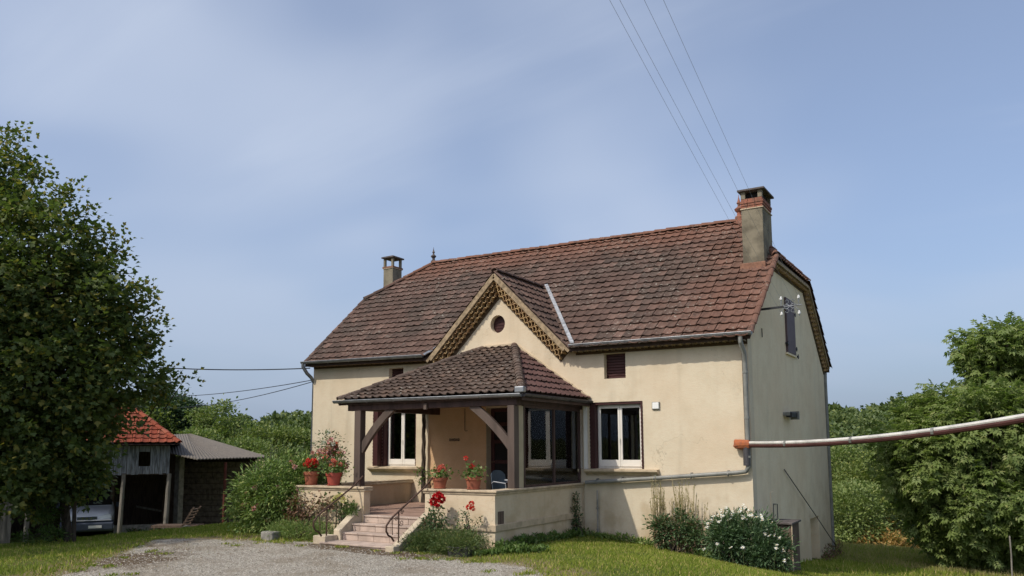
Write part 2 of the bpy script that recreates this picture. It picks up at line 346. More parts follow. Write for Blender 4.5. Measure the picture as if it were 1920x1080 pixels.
def holes_wall(outer, holes, depth, to3, name, mat, parent, back=True):
    """flat wall with real openings; to3(u, v, d) -> xyz with d = depth into the wall"""
    loops = [[Vector((u, v, 0)) for u, v in outer]] + [[Vector((u, v, 0)) for u, v in h] for h in holes]
    tri = tessellate_polygon(loops); flat = [p for l in loops for p in l]; n = len(flat)
    mb = MB(); vs = [to3(p.x, p.y, 0) for p in flat] + [to3(p.x, p.y, depth) for p in flat]
    fs = [tuple(t) for t in tri] + [tuple(i + n for i in t[::-1]) for t in tri]
    k = 0
    for l in loops:
        m = len(l)
        for i in range(m): fs.append((k + i, k + (i + 1) % m, k + (i + 1) % m + n, k + i + n))
        k += m
    mb.add(vs, fs); return mb.build(name, mat, parent)
# ---- leaf clouds
def L_kite(w=.5, fold=.10): return np.array([(0, 0, 0), (-w / 2, .42, fold), (0, 1, 0), (w / 2, .42, fold)]), [(0, 2, 1), (0, 3, 2)]
def L_lobed(): # broad lobed leaf
    v = np.array([(0, 0, 0), (-.30, .12, .05), (-.52, .42, .10), (-.22, .55, .04), (-.05, 1.0, -.05), (.24, .58, .04), (.5, .45, .10), (.3, .1, .05)])
    return v, [(0, 3, 1), (1, 3, 2), (0, 5, 3), (3, 5, 4), (0, 7, 5), (7, 6, 5)]
def L_pinnate(n=3, w=.22):
    vs = []; fs = []
    def leaf(x, y, ang, ln):
        k = len(vs); d = np.array((math.sin(ang), math.cos(ang))); p = np.array((d[1], -d[0]))
        a = np.array((x, y)); m = a + d * ln * .45; t = a + d * ln
        for q, z in ((a, 0), (m - p * w * ln, .03 + .02), (t, -.10), (m + p * w * ln, .03)): vs.append((q[0], q[1], z))
        fs.extend([(k, k + 2, k + 1), (k, k + 3, k + 2)])
    for i in range(n):
        y = .15 + .6 * i / n
        leaf(0, y, 1.15 - .15 * i, .42 + .05 * i); leaf(0, y, -1.15 + .15 * i, .42 + .05 * i)
    leaf(0, .55, 0, .52)
    return np.array(vs), fs
def leaves(name, pos, dirv, size, templ, mat, parent=None, nrm_up=.5, kind='stuff', local=False, rs=None):
    rs = rs or rng
    tv, tf = templ; n = len(pos); pos = np.asarray(pos, float); d = np.asarray(dirv, float); d = d / np.maximum(np.linalg.norm(d, axis=1, keepdims=True), 1e-6)
    up = rs.normal(size=(n, 3)) * .6 + np.array([0, 0, nrm_up * 2]); x = np.cross(d, up); x /= np.maximum(np.linalg.norm(x, axis=1, keepdims=True), 1e-6); z = np.cross(x, d)
    sz = np.asarray(size, float).reshape(-1, 1, 1) * np.ones((n, 1, 1))
    V = pos[:, None, :] + sz * (tv[None, :, 0:1] * x[:, None, :] + tv[None, :, 1:2] * d[:, None, :] + tv[None, :, 2:3] * z[:, None, :])
    if parent is not None and not local: V = V - np.array(wloc(parent))
    m = len(tv); F = (np.arange(n)[:, None, None] * m + np.array(tf)[None]).reshape(-1, 3)
    me = bpy.data.meshes.new(name); me.vertices.add(n * m); me.vertices.foreach_set('co', V.reshape(-1).astype(np.float32))
    nf = len(F); me.loops.add(nf * 3); me.loops.foreach_set('vertex_index', F.reshape(-1).astype(np.int32))
    me.polygons.add(nf); me.polygons.foreach_set('loop_start', np.arange(nf, dtype=np.int32) * 3); me.polygons.foreach_set('loop_total', np.full(nf, 3, np.int32))
    me.update(); me.validate(); me.materials.append(MATS[mat])
    o = bpy.data.objects.new(name, me); COL.objects.link(o)
    if parent: o.parent = parent
    if kind: o['kind'] = kind
    return o
def clumps(ells, n, rs, shell=.72, jitter=.12):
    """clump centres near the surface of a union of ellipsoids (cx,cy,cz,rx,ry,rz)"""
    E = np.array(ells, float); w = (E[:, 3] * E[:, 4] * E[:, 5]) ** (2 / 3); w /= w.sum(); out = []; nor = []
    while len(out) < n:
        k = rs.choice(len(E), p=w); d = rs.normal(size=3); d /= np.linalg.norm(d)
        r = shell + (1 - shell) * rs.random() ** .6 + rs.normal() * jitter * .4
        p = E[k, :3] + d * E[k, 3:] * r
        q = ((p - E[:, :3]) / E[:, 3:]); inside = (np.sqrt((q ** 2).sum(1)) < shell * .8); inside[k] = False
        if inside.any() and rs.random() < .85: continue
        out.append(p); nor.append(d)
    return np.array(out), np.array(nor)
def crown(name, ells, nclump, per, cr, size, templ, mat, parent, rs, droop=.3, shell=.7, flat=.7, nrm_up=.5, spray=0.):
    C, Nn = clumps(ells, nclump, rs, shell)
    k = np.repeat(np.arange(len(C)), per); g = rs.normal(size=(len(k), 3)); g[:, 2] *= flat
    crs = cr * (.6 + .8 * rs.random(len(C)))
    p = C[k] + g * crs[k, None] * .6
    if spray:   # leaves strung along outward twigs instead of round clumps
        A = Nn + rs.normal(size=Nn.shape) * .55; A[:, 2] -= .15; A /= np.linalg.norm(A, axis=1, keepdims=True); ln = spray * (.5 + .9 * rs.random(len(C))); t = rs.random(len(k)) ** .8
        wd = cr * (.35 + .65 * np.sin(np.pi * np.clip(t * .8 + .1, 0, 1)))
        p = C[k] + A[k] * ((t - .35) * ln[k])[:, None] + g * wd[:, None] * .5; p[:, 2] -= .12 * t ** 2
    d = g * .7 + Nn[k] * .6 + rs.normal(size=p.shape) * .45; d[:, 2] -= droop
    o = leaves(name, p, d, size * (.65 + .6 * rs.random(len(k))), templ, mat, parent, nrm_up, rs=rs)
    return o, C
def limbs(parent, base, top, r0, C, rs, nb=26, mat='bark', name='trunk', extra=None):
    """one tapered trunk with limbs to a subset of the clump centres"""
    mb = MB(); base = Vector(base); top = Vector(top); P = []
    for i in range(7):
        t = i / 6; p = base.lerp(top, t) + Vector((rs.normal() * .05, rs.normal() * .05, 0)) * (1 if 0 < i else 0) * (top - base).length * .25; P.append(p)
    mb.tube(P, [r0 * (1.25 if i == 0 else 1) * (1 - .75 * i / 6) for i in range(7)], 8)
    idx = rs.choice(len(C), min(nb, len(C)), replace=False)
    for j in idx:
        c = Vector(C[j]); t = min(.9, max(.25, rs.random() * .6 + .3)); i = int(t * 6); a = P[i].lerp(P[i + 1], t * 6 - i)
        m = a.lerp(c, .5) + Vector((0, 0, (c - a).length * .10)); r = r0 * (1 - .75 * t) * .55
        mb.tube([a, m, c], [r, r * .55, r * .15], 5, cap=False)
    return mb.build(name, mat, parent, smooth=True)
# ------------------------------------------------------------------ terrain
def TZ(x, y):
    x = np.asarray(x, float); y = np.asarray(y, float)
    z = np.full(np.broadcast(x, y).shape, .1)
    z = z - .09 * sstep(-4.2, -.3, y) * sstep(7.5, 9.5, x)
    s = .13 * (x - 9.6) + .125 * (y + .5); s = .5 * (s + np.sqrt(s * s + .03)) - .03; s = s * sstep(6, 11, x); s = 1.55 * (1 - np.exp(-np.maximum(s, 0) / 1.55 * (1 + .35 * np.maximum(s, 0)))) ; z = z - s
    l = np.maximum(0, 2 - x); z = z - (.07 * np.minimum(l, 6) + .17 * np.clip(l - 6, 0, 3.6))
    z = z - 1.3 * sstep(12.5, 21, y) * sstep(9, 13, x)
    d = np.hypot(x - 10, y + 5)
    z = z + sstep(70, 190, d) * (4.5 + 1.2 * np.sin(np.arctan2(y + 5, x - 10) * 5 + 1.0)) - sstep(25, 60, d) * 2.0
    z = z + .025 * np.sin(x * 1.3 + .5 * np.sin(y)) * np.sin(y * 1.1 + 1) * sstep(3.3, 4.5, np.abs(y + .5))
    return z
def tz(x, y): return float(TZ(np.array([x]), np.array([y]))[0])
def seg_d(px, py, poly):
    """signed distance to closed polygon, positive inside (vectorised)"""
    P = np.array(poly, float); n = len(P); dmin = np.full(px.shape, 1e9); ins = np.zeros(px.shape, bool)
    for i in range(n):
        a, b = P[i], P[(i + 1) % n]; e = b - a; t = np.clip(((px - a[0]) * e[0] + (py - a[1]) * e[1]) / (e @ e), 0, 1)
        dmin = np.minimum(dmin, np.hypot(px - a[0] - t * e[0], py - a[1] - t * e[1]))
        c = ((a[1] > py) != (b[1] > py)); ins ^= c & (px < (b[0] - a[0]) * (py - a[1]) / (b[1] - a[1] + 1e-12) + a[0])
    return np.where(ins, dmin, -dmin)
GRAV = [(4.6, -9.8), (3.3, -8.1), (2.2, -6.9), (1.0, -5.6), (2.6, -4.95), (5.0, -4.5), (7.2, -4.6), (8.6, -5.15), (9.8, -5.35), (10.9, -6.0), (13, -8.5), (20, -12), (26, -24), (6, -28), (2, -16)]
def gravel(x, y): return sstep(-.5, .5, seg_d(x, y, GRAV))
def earth(x, y): return np.exp(-(((x - 6.6) / 2.3) ** 2 + ((y + 5.0) / .55) ** 2)) + .8 * np.exp(-(((x - 3.6) / 1.5) ** 2 + ((y + 8.3) / 1.6) ** 2)) + .5 * np.exp(-(((x - 1.2) / 2.2) ** 2 + ((y + 6.4) / .7) ** 2))
def dryf(x, y):
    d = seg_d(x, y, GRAV); return np.exp(-((d + .35) / .7) ** 2) * .85 + .45 * sstep(12.5, 15, x) * sstep(12, 4, y) + .9 * sstep(12, 14, y) * sstep(10, 14, x) * .7
def axis(lo, f0, f1, hi, fine, n):
    mid = np.arange(f0, f1, fine); a = f0 - (f0 - lo) * (np.linspace(0, 1, n)[1:] ** 2.2); b = f1 + (hi - f1) * (np.linspace(0, 1, n) ** 2.2)
    return np.concatenate([a[::-1], mid, b])
gx = axis(-600, -12, 22, 600, .2, 40); gy = axis(-300, -12, 16, 700, .2, 40)
GX, GY = np.meshgrid(gx, gy); GZ = TZ(GX, GY); nx, ny = len(gx), len(gy)
me = bpy.data.meshes.new('ground'); me.vertices.add(nx * ny); me.vertices.foreach_set('co', np.stack([GX, GY, GZ], -1).reshape(-1).astype(np.float32))
ii = (np.arange(ny - 1)[:, None] * nx + np.arange(nx - 1)[None]).reshape(-1); F = np.stack([ii, ii + 1, ii + nx + 1, ii + nx], 1)
me.loops.add(F.size); me.loops.foreach_set('vertex_index', F.reshape(-1).astype(np.int32)); me.polygons.add(len(F))
me.polygons.foreach_set('loop_start', np.arange(len(F), dtype=np.int32) * 4); me.polygons.foreach_set('loop_total', np.full(len(F), 4, np.int32)); me.polygons.foreach_set('use_smooth', [True] * len(F)); me.update(); me.validate()
for nm, fn in (('gravel', gravel), ('earth', earth), ('dry', dryf)):
    a = me.attributes.new(nm, 'FLOAT', 'POINT'); a.data.foreach_set('value', fn(GX, GY).reshape(-1).astype(np.float32))
me.materials.append(MATS['ground']); go = bpy.data.objects.new('ground', me); COL.objects.link(go); go['kind'] = 'structure'
# ------------------------------------------------------------------ house
L, D, TH = 12.475, 8.58, .3
ZE, ZR, OV = 4.40, 8.05, .274; SL = (ZR - ZE) / (D / 2 + OV)
def dz(x): return .06 - .12 * x / L - .035 * math.sin(math.pi * min(1, max(0, x / L)))
DX, DYE, DZ, DHW = 6.36, 2.226, 6.38, 2.03     # dormer apex x, ridge end y, apex z, half width
house = thing('farmhouse', 'large cream rendered farmhouse with brown tiled half-hipped roof', 'house', (0, 0, 0))
def rz(y): return ZE + SL * (y + OV)
# openings of the front wall
WZ0, WZ1 = 1.52, 3.036
OPEN = {'w_left': (2.60, 3.74), 'w_mid': (7.46, 8.60), 'w_right': (8.80, 10.10)}
def rect(x0, x1, z0, z1): return [(x0, z0), (x1, z0), (x1, z1), (x0, z1)]
circ = [(6.29 + .215 * math.cos(t * math.pi / 12), 5.09 + .225 * math.sin(t * math.pi / 12)) for t in range(24)]
holes = [rect(2.60, 3.74, WZ0, WZ1), rect(5.95, 7.05, .62, WZ1 - .04), rect(7.46, 8.60, WZ0, WZ1), rect(8.80, 10.10, WZ0, WZ1),
         rect(9.18, 9.71, 3.57, 4.15), rect(2.80, 3.30, 3.60, 4.16), circ]
gw = 1.0 * (DZ - .10 - 4.38)
outer = [(0, -2), (L, -2), (L, 4.36), (DX + gw, 4.38), (DX, DZ - .10), (DX - gw, 4.40), (0, 4.44)]
holes_wall(outer, holes, TH, lambda u, v, d: (u, d, v), 'wall', 'cream_render', house)
# right gable wall with cellar doorway
yt = 2.45; zh = rz(yt) - .09
gout = [(TH, -3), (D, -3), (D, 4.30), (D - yt, zh - .02), (yt, zh - .02), (TH, rz(TH) - .14)]
holes_wall(gout, [rect(5.62, 6.75, -2.6, .10)], TH, lambda u, v, d: (L - d, u, v), 'wall', 'gable_render_lifted', house)
gl = [(TH, -2), (D, -2), (D, 4.30), (D - yt, zh), (yt, zh), (TH, rz(TH) - .14)]
holes_wall(gl, [], TH, lambda u, v, d: (d, u, v), 'wall', 'cream_render', house)
MB().box(TH, L - TH, D - TH, D, -2.2, 4.3).build('wall', 'cream_render', house)
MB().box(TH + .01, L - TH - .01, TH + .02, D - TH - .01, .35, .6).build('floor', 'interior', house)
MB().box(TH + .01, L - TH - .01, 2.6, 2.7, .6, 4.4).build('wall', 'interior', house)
# cellar door recess
MB().box(L - TH + .02, L - TH + .06, 5.62, 6.75, -2.4, .10).build('cellar_door', 'gable_render_lifted', house, label='recessed cellar door near the back corner')
# roof sheet
P_ = lambda x, y, z: (x, y, z + dz(x))
XL0, XL1, XR = -.08, -.42, 12.60; YH, YHL = 2.45, 2.60; XR1, XR2 = 1.08, 11.27; YM = D / 2
def roofz(y): return rz(y) if y <= YM else rz(D - y)
rp = [P_(XL0, -OV, ZE), P_(XL1, YHL, rz(YHL)), P_(XR1, YM, ZR), P_(XR2, YM, ZR), P_(XR, YH, rz(YH)), P_(XR, -OV, ZE),
      P_(XL0, D + OV, ZE), P_(XL1, D - YHL, rz(YHL)), P_(XR, D - YH, rz(YH)), P_(XR, D + OV, ZE)]
mb = MB(); off = .05
# front slope is split round the dormer
d0 = P_(DX - DHW - .02, -OV, ZE); d1 = P_(DX, DYE, rz(DYE)); d2 = P_(DX + DHW + .02, -OV, ZE)
vs = rp + [d0, d1, d2]; low = [(v[0], v[1], v[2] - off) for v in vs]; bot = [(v[0], v[1], v[2] - off - .07) for v in vs]
fs = [(0, 10, 11, 2, 1), (11, 3, 2), (11, 12, 5, 4, 3), (6, 7, 2, 3, 8, 9), (1, 2, 7), (4, 8, 3)]
mb.add(low, fs); mb.add(bot, [f[::-1] for f in fs]); bd = [0, 10, 11, 12, 5, 4, 8, 9, 6, 7, 1]
mb.add(low + bot, [(bd[i], bd[(i + 1) % 11], bd[(i + 1) % 11] + 13, bd[i] + 13) for i in range(11)])
roof = mb.build('roof', 'roof_under', house)
# ---- tiles
TW, TE = .236, .290
def tile_mesh(w=TW, e=TE, lap=.06, lift=.030, th=.022):
    prof = [(0, .000), (.10, .026), (.26, .034), (.42, .012), (.62, .002), (.86, .004), (1.0, .012)]
    vs = []; n = len(prof)
    for (u, h) in prof: vs.append((u * w, e + lap, h * .8 - .012))
    for (u, h) in prof: vs.append((u * w, -.006 * (1 if u < .45 else -1), h + lift))
    for (u, h) in prof: vs.append((u * w, .004, h + lift - th))
    fs = []
    for i in range(n - 1): fs += [(i, i + n, i + n + 1, i + 1), (i + n, i + 2 * n, i + 2 * n + 1, i + n + 1)]
    fs += [(0, 2 * n, n), (n - 1, 2 * n - 1, 3 * n - 1)]
    return vs, fs
def mk(name, vs, fs, mat):
    me = bpy.data.meshes.new(name); me.from_pydata(vs, [], fs); me.materials.append(MATS[mat]); return me
budget = {}
def tile_region(roofobj, O, U, V, poly, mat, cut=None, quota=300, key='main', w=TW, e=TE, jit=.007, visible=True, extra_z=0.):
    """tiles over a planar polygon. O origin, U along the eave, V up the slope (world unit vectors); poly in (u,v); cut = list of (convex polygons) to leave out"""
    O = Vector(O); U = Vector(U); V = Vector(V); Nn = U.cross(V).normalized(); M0 = Matrix((U, V, Nn)).transposed()
    tv, tf = tile_mesh(w, e); shared = mk('roof_tile', tv, tf, mat); po = wloc(roofobj)
    P = np.array(poly, float); umin, vmin = P.min(0); umax, vmax = P.max(0)
    def inside(pts, pl):
        return seg_d(np.array([p[0] for p in pts]), np.array([p[1] for p in pts]), pl)
    cand = []; nu = int((umax - umin) / w) + 2; nv = int((vmax - vmin) / e) + 1
    for j in range(nv):
        for i in range(nu):
            u = umin + i * w; v = vmin + j * e
            cs = [(u + .004, v + .01), (u + w - .004, v + .01), (u + w - .004, v + e - .01), (u + .004, v + e - .01)]; d = inside(cs, poly)
            if (d < -.02).all(): continue
            clip = None
            if not (d > -.03).all(): clip = poly; 
            cc = None
            if cut is not None:
                dc = inside(cs, cut)
                if (dc > .0).all(): continue
                if (dc > -.01).any(): cc = cut
            cand.append((u, v, clip, cc))
    items = []
    for (u, v, clip, cc) in cand:
        loc = O + U * (u + random.uniform(-jit, jit)) + V * (v + random.uniform(-jit, jit)) + Nn * (random.uniform(0, .006) + extra_z)
        rot = M0 @ Euler((random.gauss(0, .012), random.gauss(0, .014), random.gauss(0, .012))).to_matrix()
        M = Matrix.Translation(loc) @ rot.to_4x4()
        if clip is None and cc is None: me = shared
        else:
            bm = bmesh.new(); vv = [bm.verts.new(q) for q in tv]; [bm.faces.new([vv[k] for k in f]) for f in tf]
            def bis(a, b, keep_left):
                a = Vector((a[0] - u, a[1] - v, 0)); b = Vector((b[0] - u, b[1] - v, 0)); dd = (b - a).normalized(); nn = Vector((-dd.y, dd.x, 0))
                bmesh.ops.bisect_plane(bm, geom=bm.verts[:] + bm.edges[:] + bm.faces[:], plane_co=a, plane_no=nn, clear_inner=keep_left, clear_outer=not keep_left)
            if clip is not None:
                area = sum(clip[i][0] * clip[(i + 1) % len(clip)][1] - clip[(i + 1) % len(clip)][0] * clip[i][1] for i in range(len(clip)))
                for i in range(len(clip)): bis(clip[i], clip[(i + 1) % len(clip)], area > 0)
            if cc is not None:  # triangle (left foot, apex, right foot): keep outside
                cx = u + w / 2; bis(cc[0], cc[1], True) if cx < cc[1][0] else bis(cc[1], cc[2], True)
            if len(bm.faces) == 0: bm.free(); continue
            me = bpy.data.meshes.new('roof_tile'); bm.to_mesh(me); bm.free(); me.materials.append(MATS[mat])
        items.append((M, me, (loc - CAM).length))
    items.sort(key=lambda q: q[2]); left = budget.setdefault(key, quota) if visible else 0
    k = min(left, len(items))
    for M, me, _ in items[:k]:
        o = bpy.data.objects.new('roof_tile', me); COL.objects.link(o); o.parent = roofobj; o.matrix_local = Matrix.Translation(-po) @ M
    if visible: budget[key] -= k
    if len(items) > k:
        vs = []; fs = []
        for M, me, _ in items[k:]:
            b = len(vs); vs += [tuple(M @ v.co - po) for v in me.vertices]; fs += [tuple(b + q for q in p.vertices) for p in me.polygons]
        o = bpy.data.objects.new('roof_tile', mk('roof_tile', vs, fs, mat)); COL.objects.link(o); o.parent = roofobj; o['kind'] = 'stuff'
# slopes follow the tilt of the old ridge
Uf = (Vector(P_(XR, 0, 0)) - Vector(P_(0, 0, 0))).normalized(); Vf = Vector((0, 1, SL)).normalized()
Of = Vector(P_(XL1, -OV - .05, ZE - SL * .05)); 
def uv(p): q = Vector(p) - Of; return (q.dot(Uf), q.dot(Vf))
fpoly = [uv(P_(XL0, -OV - .05, ZE - .04)), uv(P_(XR, -OV - .05, ZE - .04)), uv(rp[4]), uv(rp[3]), uv(rp[2]), uv(rp[1])]
a0, a1, a2 = uv(d0), uv(d1), uv(d2); ext = lambda a, b: (a[0] + (a[0] - b[0]) * .3, a[1] + (a[1] - b[1]) * .3)
sag = lambda x: 0
tile_region(roof, Of, Uf, Vf, fpoly, 'roof_clay', cut=[ext(a0, a1), a1, ext(a2, a1)], quota=290)
Ob = Vector(P_(XR, D + OV + .05, ZE - SL * .05)); Vb = Vector((0, -1, SL)).normalized(); Ub = -Uf
def uvb(p): q = Vector(p) - Ob; return (q.dot(Ub), q.dot(Vb))
tile_region(roof, Ob, Ub, Vb, [uvb(P_(XR, D + OV, ZE)), uvb(rp[6]), uvb(rp[7]), uvb(rp[2]), uvb(rp[3]), uvb(rp[8])], 'roof_clay', visible=False)
def planar(a, b, c): # origin a, along a->b, up towards c
    a, b, c = Vector(a), Vector(b), Vector(c); U = (b - a).normalized(); W = c - a; V = (W - U * W.dot(U)).normalized(); return a, U, V
for (A, B, C_) in ((rp[4], rp[8], rp[3]), (rp[7], rp[1], rp[2])):
    O, U, V = planar(A, B, C_); f = lambda p: ((Vector(p) - O).dot(U), (Vector(p) - O).dot(V))
    tile_region(roof, O, U, V, [f(A), f(B), f(C_)], 'roof_clay', visible=False)
# ---- ridge / hip tiles
def ridge_tiles(parent, a, b, mat, r=.10, ln=.33, lift=.02, dy=None, part='ridge_tile', side=None, base_r=None):
    a, b = Vector(a), Vector(b); d = (b - a); n = max(1, int(d.length / ln)); d.normalize(); st = (b - a).length / n
    sd_ = d.cross(Vector((0, 0, 1))).normalized(); u = sd_.cross(d); K = 6; vs = []; fs = []
    for t, rr in ((0, r * 1.16), (1, r * .92)):
        for th in (0, .016):
            for k in range(K + 1):
                ang = math.pi * (k / K); vs.append(sd_ * math.cos(ang) * (rr - th) + u * (math.sin(ang) * (rr - th) * .8) + d * (t * (st + .03)))
    m = K + 1
    for k in range(K): fs += [(k, k + 1, 2 * m + k + 1, 2 * m + k), (m + k, 3 * m + k, 3 * m + k + 1, m + k + 1), (2 * m + k, 2 * m + k + 1, 3 * m + k + 1, 3 * m + k), (k, m + k, m + k + 1, k + 1)]
    shared = mk(part, [tuple(v) for v in vs], fs, mat); po = wloc(parent)
    for i in range(n):
        o = bpy.data.objects.new(part, shared); COL.objects.link(o); o.parent = parent
        p = a + d * (i * st) + Vector((0, 0, lift + random.uniform(-.006, .008))) - po
        o.location = p; o.rotation_euler = (random.uniform(-.02, .02), random.uniform(-.02, .02), random.uniform(-.03, .03))
ridge_tiles(roof, rp[2], rp[3], 'roof_clay', r=.11)
ridge_tiles(roof, rp[1], rp[2], 'roof_clay', r=.10); ridge_tiles(roof, rp[4], rp[3], 'roof_clay', r=.10)
ridge_tiles(roof, rp[7], rp[2], 'roof_clay', r=.10); ridge_tiles(roof, rp[8], rp[3], 'roof_clay', r=.10)
ridge_tiles(roof, rp[5], rp[4], 'roof_clay', r=.07, lift=.0, part='verge_tile'); ridge_tiles(roof, rp[0], rp[1], 'roof_clay', r=.07, lift=.0, part='verge_tile')
ridge_tiles(roof, rp[9], rp[8], 'roof_clay', r=.08, lift=.0, part='verge_tile')
# ---- dormer gable roof (two slopes)
def dp(x, y, z): return (x, y, z + dz(DX) * .2)
YF = -.275
gr = MB()
A = dp(DX, YF, DZ); B = dp(DX, DYE + .1, DZ); Cl = dp(DX - DHW - .05, YF, DZ - DHW - .05); Cr = dp(DX + DHW + .05, YF, DZ - DHW - .05)
Dl = dp(DX - DHW - .05, YF + .12, DZ - DHW - .05); Dr = dp(DX + DHW + .05, YF + .12, DZ - DHW - .05)
for T_ in ((A, B, Cr, Dr), (A, B, Cl, Dl)):
    a, b, c, d = [Vector(q) for q in T_]; dn = Vector((0, 0, -.08)); t0 = Vector((0, 0, -.025))
    gr.add([a + t0, b + t0, d + t0, c + t0, a + dn, b + dn, d + dn, c + dn], [(0, 1, 2, 3), (7, 6, 5, 4), (0, 3, 7, 4), (0, 4, 5, 1), (1, 5, 6, 2), (2, 6, 7, 3)])
droof = gr.build('roof', 'roof_under', house, label='small steep roof over the central gable')
for sgn in (1, -1):
    U = Vector((0, 1, 0)) if sgn > 0 else Vector((0, -1, 0)); V = Vector((-sgn, 0, 1)).normalized(); c0 = Vector(Cr if sgn > 0 else Cl)
    O = c0; f = lambda p: ((Vector(p) - O).dot(U), (Vector(p) - O).dot(V)); Bv = dp(DX, DYE + .05, DZ); Dv = Dr if sgn > 0 else Dl
    pl = [f(c0), f(Dv), f(Bv), f(A)]
    if sgn < 0: mnu = min(q[0] for q in pl); O = O + U * mnu; pl = [(q[0] - mnu, q[1]) for q in pl]
    tile_region(droof, O, U, V, pl, 'roof_clay', key='dorm', quota=120, extra_z=.0)
ridge_tiles(droof, A, B, 'roof_clay', r=.09)
# zinc valley on the main roof, right of the gable
mb = MB(); a = Vector(d1) + Vector((.06, .0, .11)); b = Vector(d2) + Vector((.06, -.05, .10)); w_ = Uf * .10; mb.add([a, a + w_, b + w_, b, a - Vector((0, 0, .03)), a + w_ - Vector((0, 0, .03)), b + w_ - Vector((0, 0, .03)), b - Vector((0, 0, .03))], [(0, 1, 2, 3), (7, 6, 5, 4), (0, 4, 5, 1), (1, 5, 6, 2), (2, 6, 7, 3), (3, 7, 4, 0)])
mb.build('valley_flashing', 'zinc_valley', droof)
mb = MB(); a = Vector(d1) + Vector((-.08, .0, .05)); b = Vector(d0) + Vector((-.08, -.05, .03)); mb.bar(a, b, .12, .02, up=Vector((0, -SL, 1))); mb.build('valley_flashing', 'zinc', droof)
# ---- genoise: corbelled rows of half tiles under the verges
def genoise(parent, a, b, outn, rows=2, pitch=.15, r=.062, step=.075, proj=.09, mats=('ochre_tile', 'dark_joint', 'verge_light'), top=True, name='verge_ornament', zig=False):
    """a->b upper edge on the wall face, outn = outward normal, rows go down/in"""
    a, b, outn = Vector(a), Vector(b), Vector(outn).normalized(); d = (b - a); Ln = d.length; d.normalize(); down = outn.cross(d).normalized()
    if down.z > 0: down = -down
    mb = MB(); n = int(Ln / pitch); st = Ln / n; H = rows * step
    mb.bar(a + down * (H / 2 + .02) + outn * .012, b + down * (H / 2 + .02) + outn * .012, .024, H + .05, up=down, mi=1)
    for k in range(rows):
        pj = proj * (rows - k * .75) / rows
        for i in range(n):
            c = a + d * (st * (i + (.5 if (k % 2 == 0) else 0.0))) + down * (step * (k + .95)); K = 5; vs = []; rr = r; ti = .016
            if not zig:
                for t in (0, pj + .02):
                    for q in (rr, rr - ti):
                        for m in range(K + 1):
                            an = math.pi * m / K; vs.append(c + d * math.cos(an) * q * st / .15 - down * math.sin(an) * q + outn * t)
                m1 = K + 1; fs = []
                for m in range(K): fs += [(m, m + 1, 2 * m1 + m + 1, 2 * m1 + m), (m1 + m, 3 * m1 + m, 3 * m1 + m + 1, m1 + m + 1), (2 * m1 + m, 2 * m1 + m + 1, 3 * m1 + m + 1, 3 * m1 + m)]
                mb.add(vs, fs, 0)
            else:
                s1 = c + d * (st * .5) - down * .0; mb.bar(c + down * (-step * .9) + outn * pj * .6, s1 + outn * pj * .6, pj, .022, up=outn.cross(s1 - c), mi=0); mb.bar(s1 + outn * pj * .6, c + d * st + down * (-step * .9) + outn * pj * .6, pj, .022, up=outn.cross(s1 - c), mi=0)
    if top: mb.bar(a - down * .035 + outn * (proj / 2 + .03), b - down * .035 + outn * (proj / 2 + .03), proj + .06, .075, up=down, mi=2)
    return mb.build(name, list(mats), parent, kind='stuff')
off_ = .17
genoise(house, (DX, 0, DZ - .08 - off_ * .9 + .02), (DX + 1.92, 0, DZ - .08 - off_ * .9 + .02 - 1.92), (0, -1, 0), 3, .16, .07, .085, .25)
genoise(house, (DX, 0, DZ - .08 - off_ * .9 + .02), (DX - 1.92, 0, DZ - .08 - off_ * .9 + .02 - 1.92), (0, -1, 0), 3, .16, .07, .085, .25)
# light verge board in front of the dormer tiles
for s in (1, -1):
    MB().bar((DX, YF - .012, DZ - .09), (DX + s * (DHW + .03), YF - .012, DZ - .09 - DHW - .03), .03, .065, up=(s, 0, 1)).build('verge_board', 'verge_light', droof)
genoise(house, (0.02, 0, 4.36 + dz(0)), (DX - DHW - .08, 0, 4.36 + dz(4)), (0, -1, 0), 1, .16, .06, .085, .24, top=False, mats=('verge_light', 'dark_joint', 'roof_under'))
genoise(house, (DX + DHW + .08, 0, 4.34 + dz(8)), (L, 0, 4.34 + dz(L)), (0, -1, 0), 1, .16, .06, .085, .24, top=False, mats=('verge_light', 'dark_joint', 'roof_under'))
gz = lambda y: roofz(y) + dz(L) - .18
genoise(house, (L, D - YH, gz(YH)), (L, D + .1, gz(-.1)), (1, 0, 0), 2, .17, .065, .085, .10)
genoise(house, (L, YH - .1, gz(YH)), (L, D - YH, gz(YH)), (1, 0, 0), 1, .17, .065, .085, .10)
genoise(house, (L, .05, gz(.05)), (L, YH - .1, gz(YH - .1)), (1, 0, 0), 1, .17, .05, .06, .06)
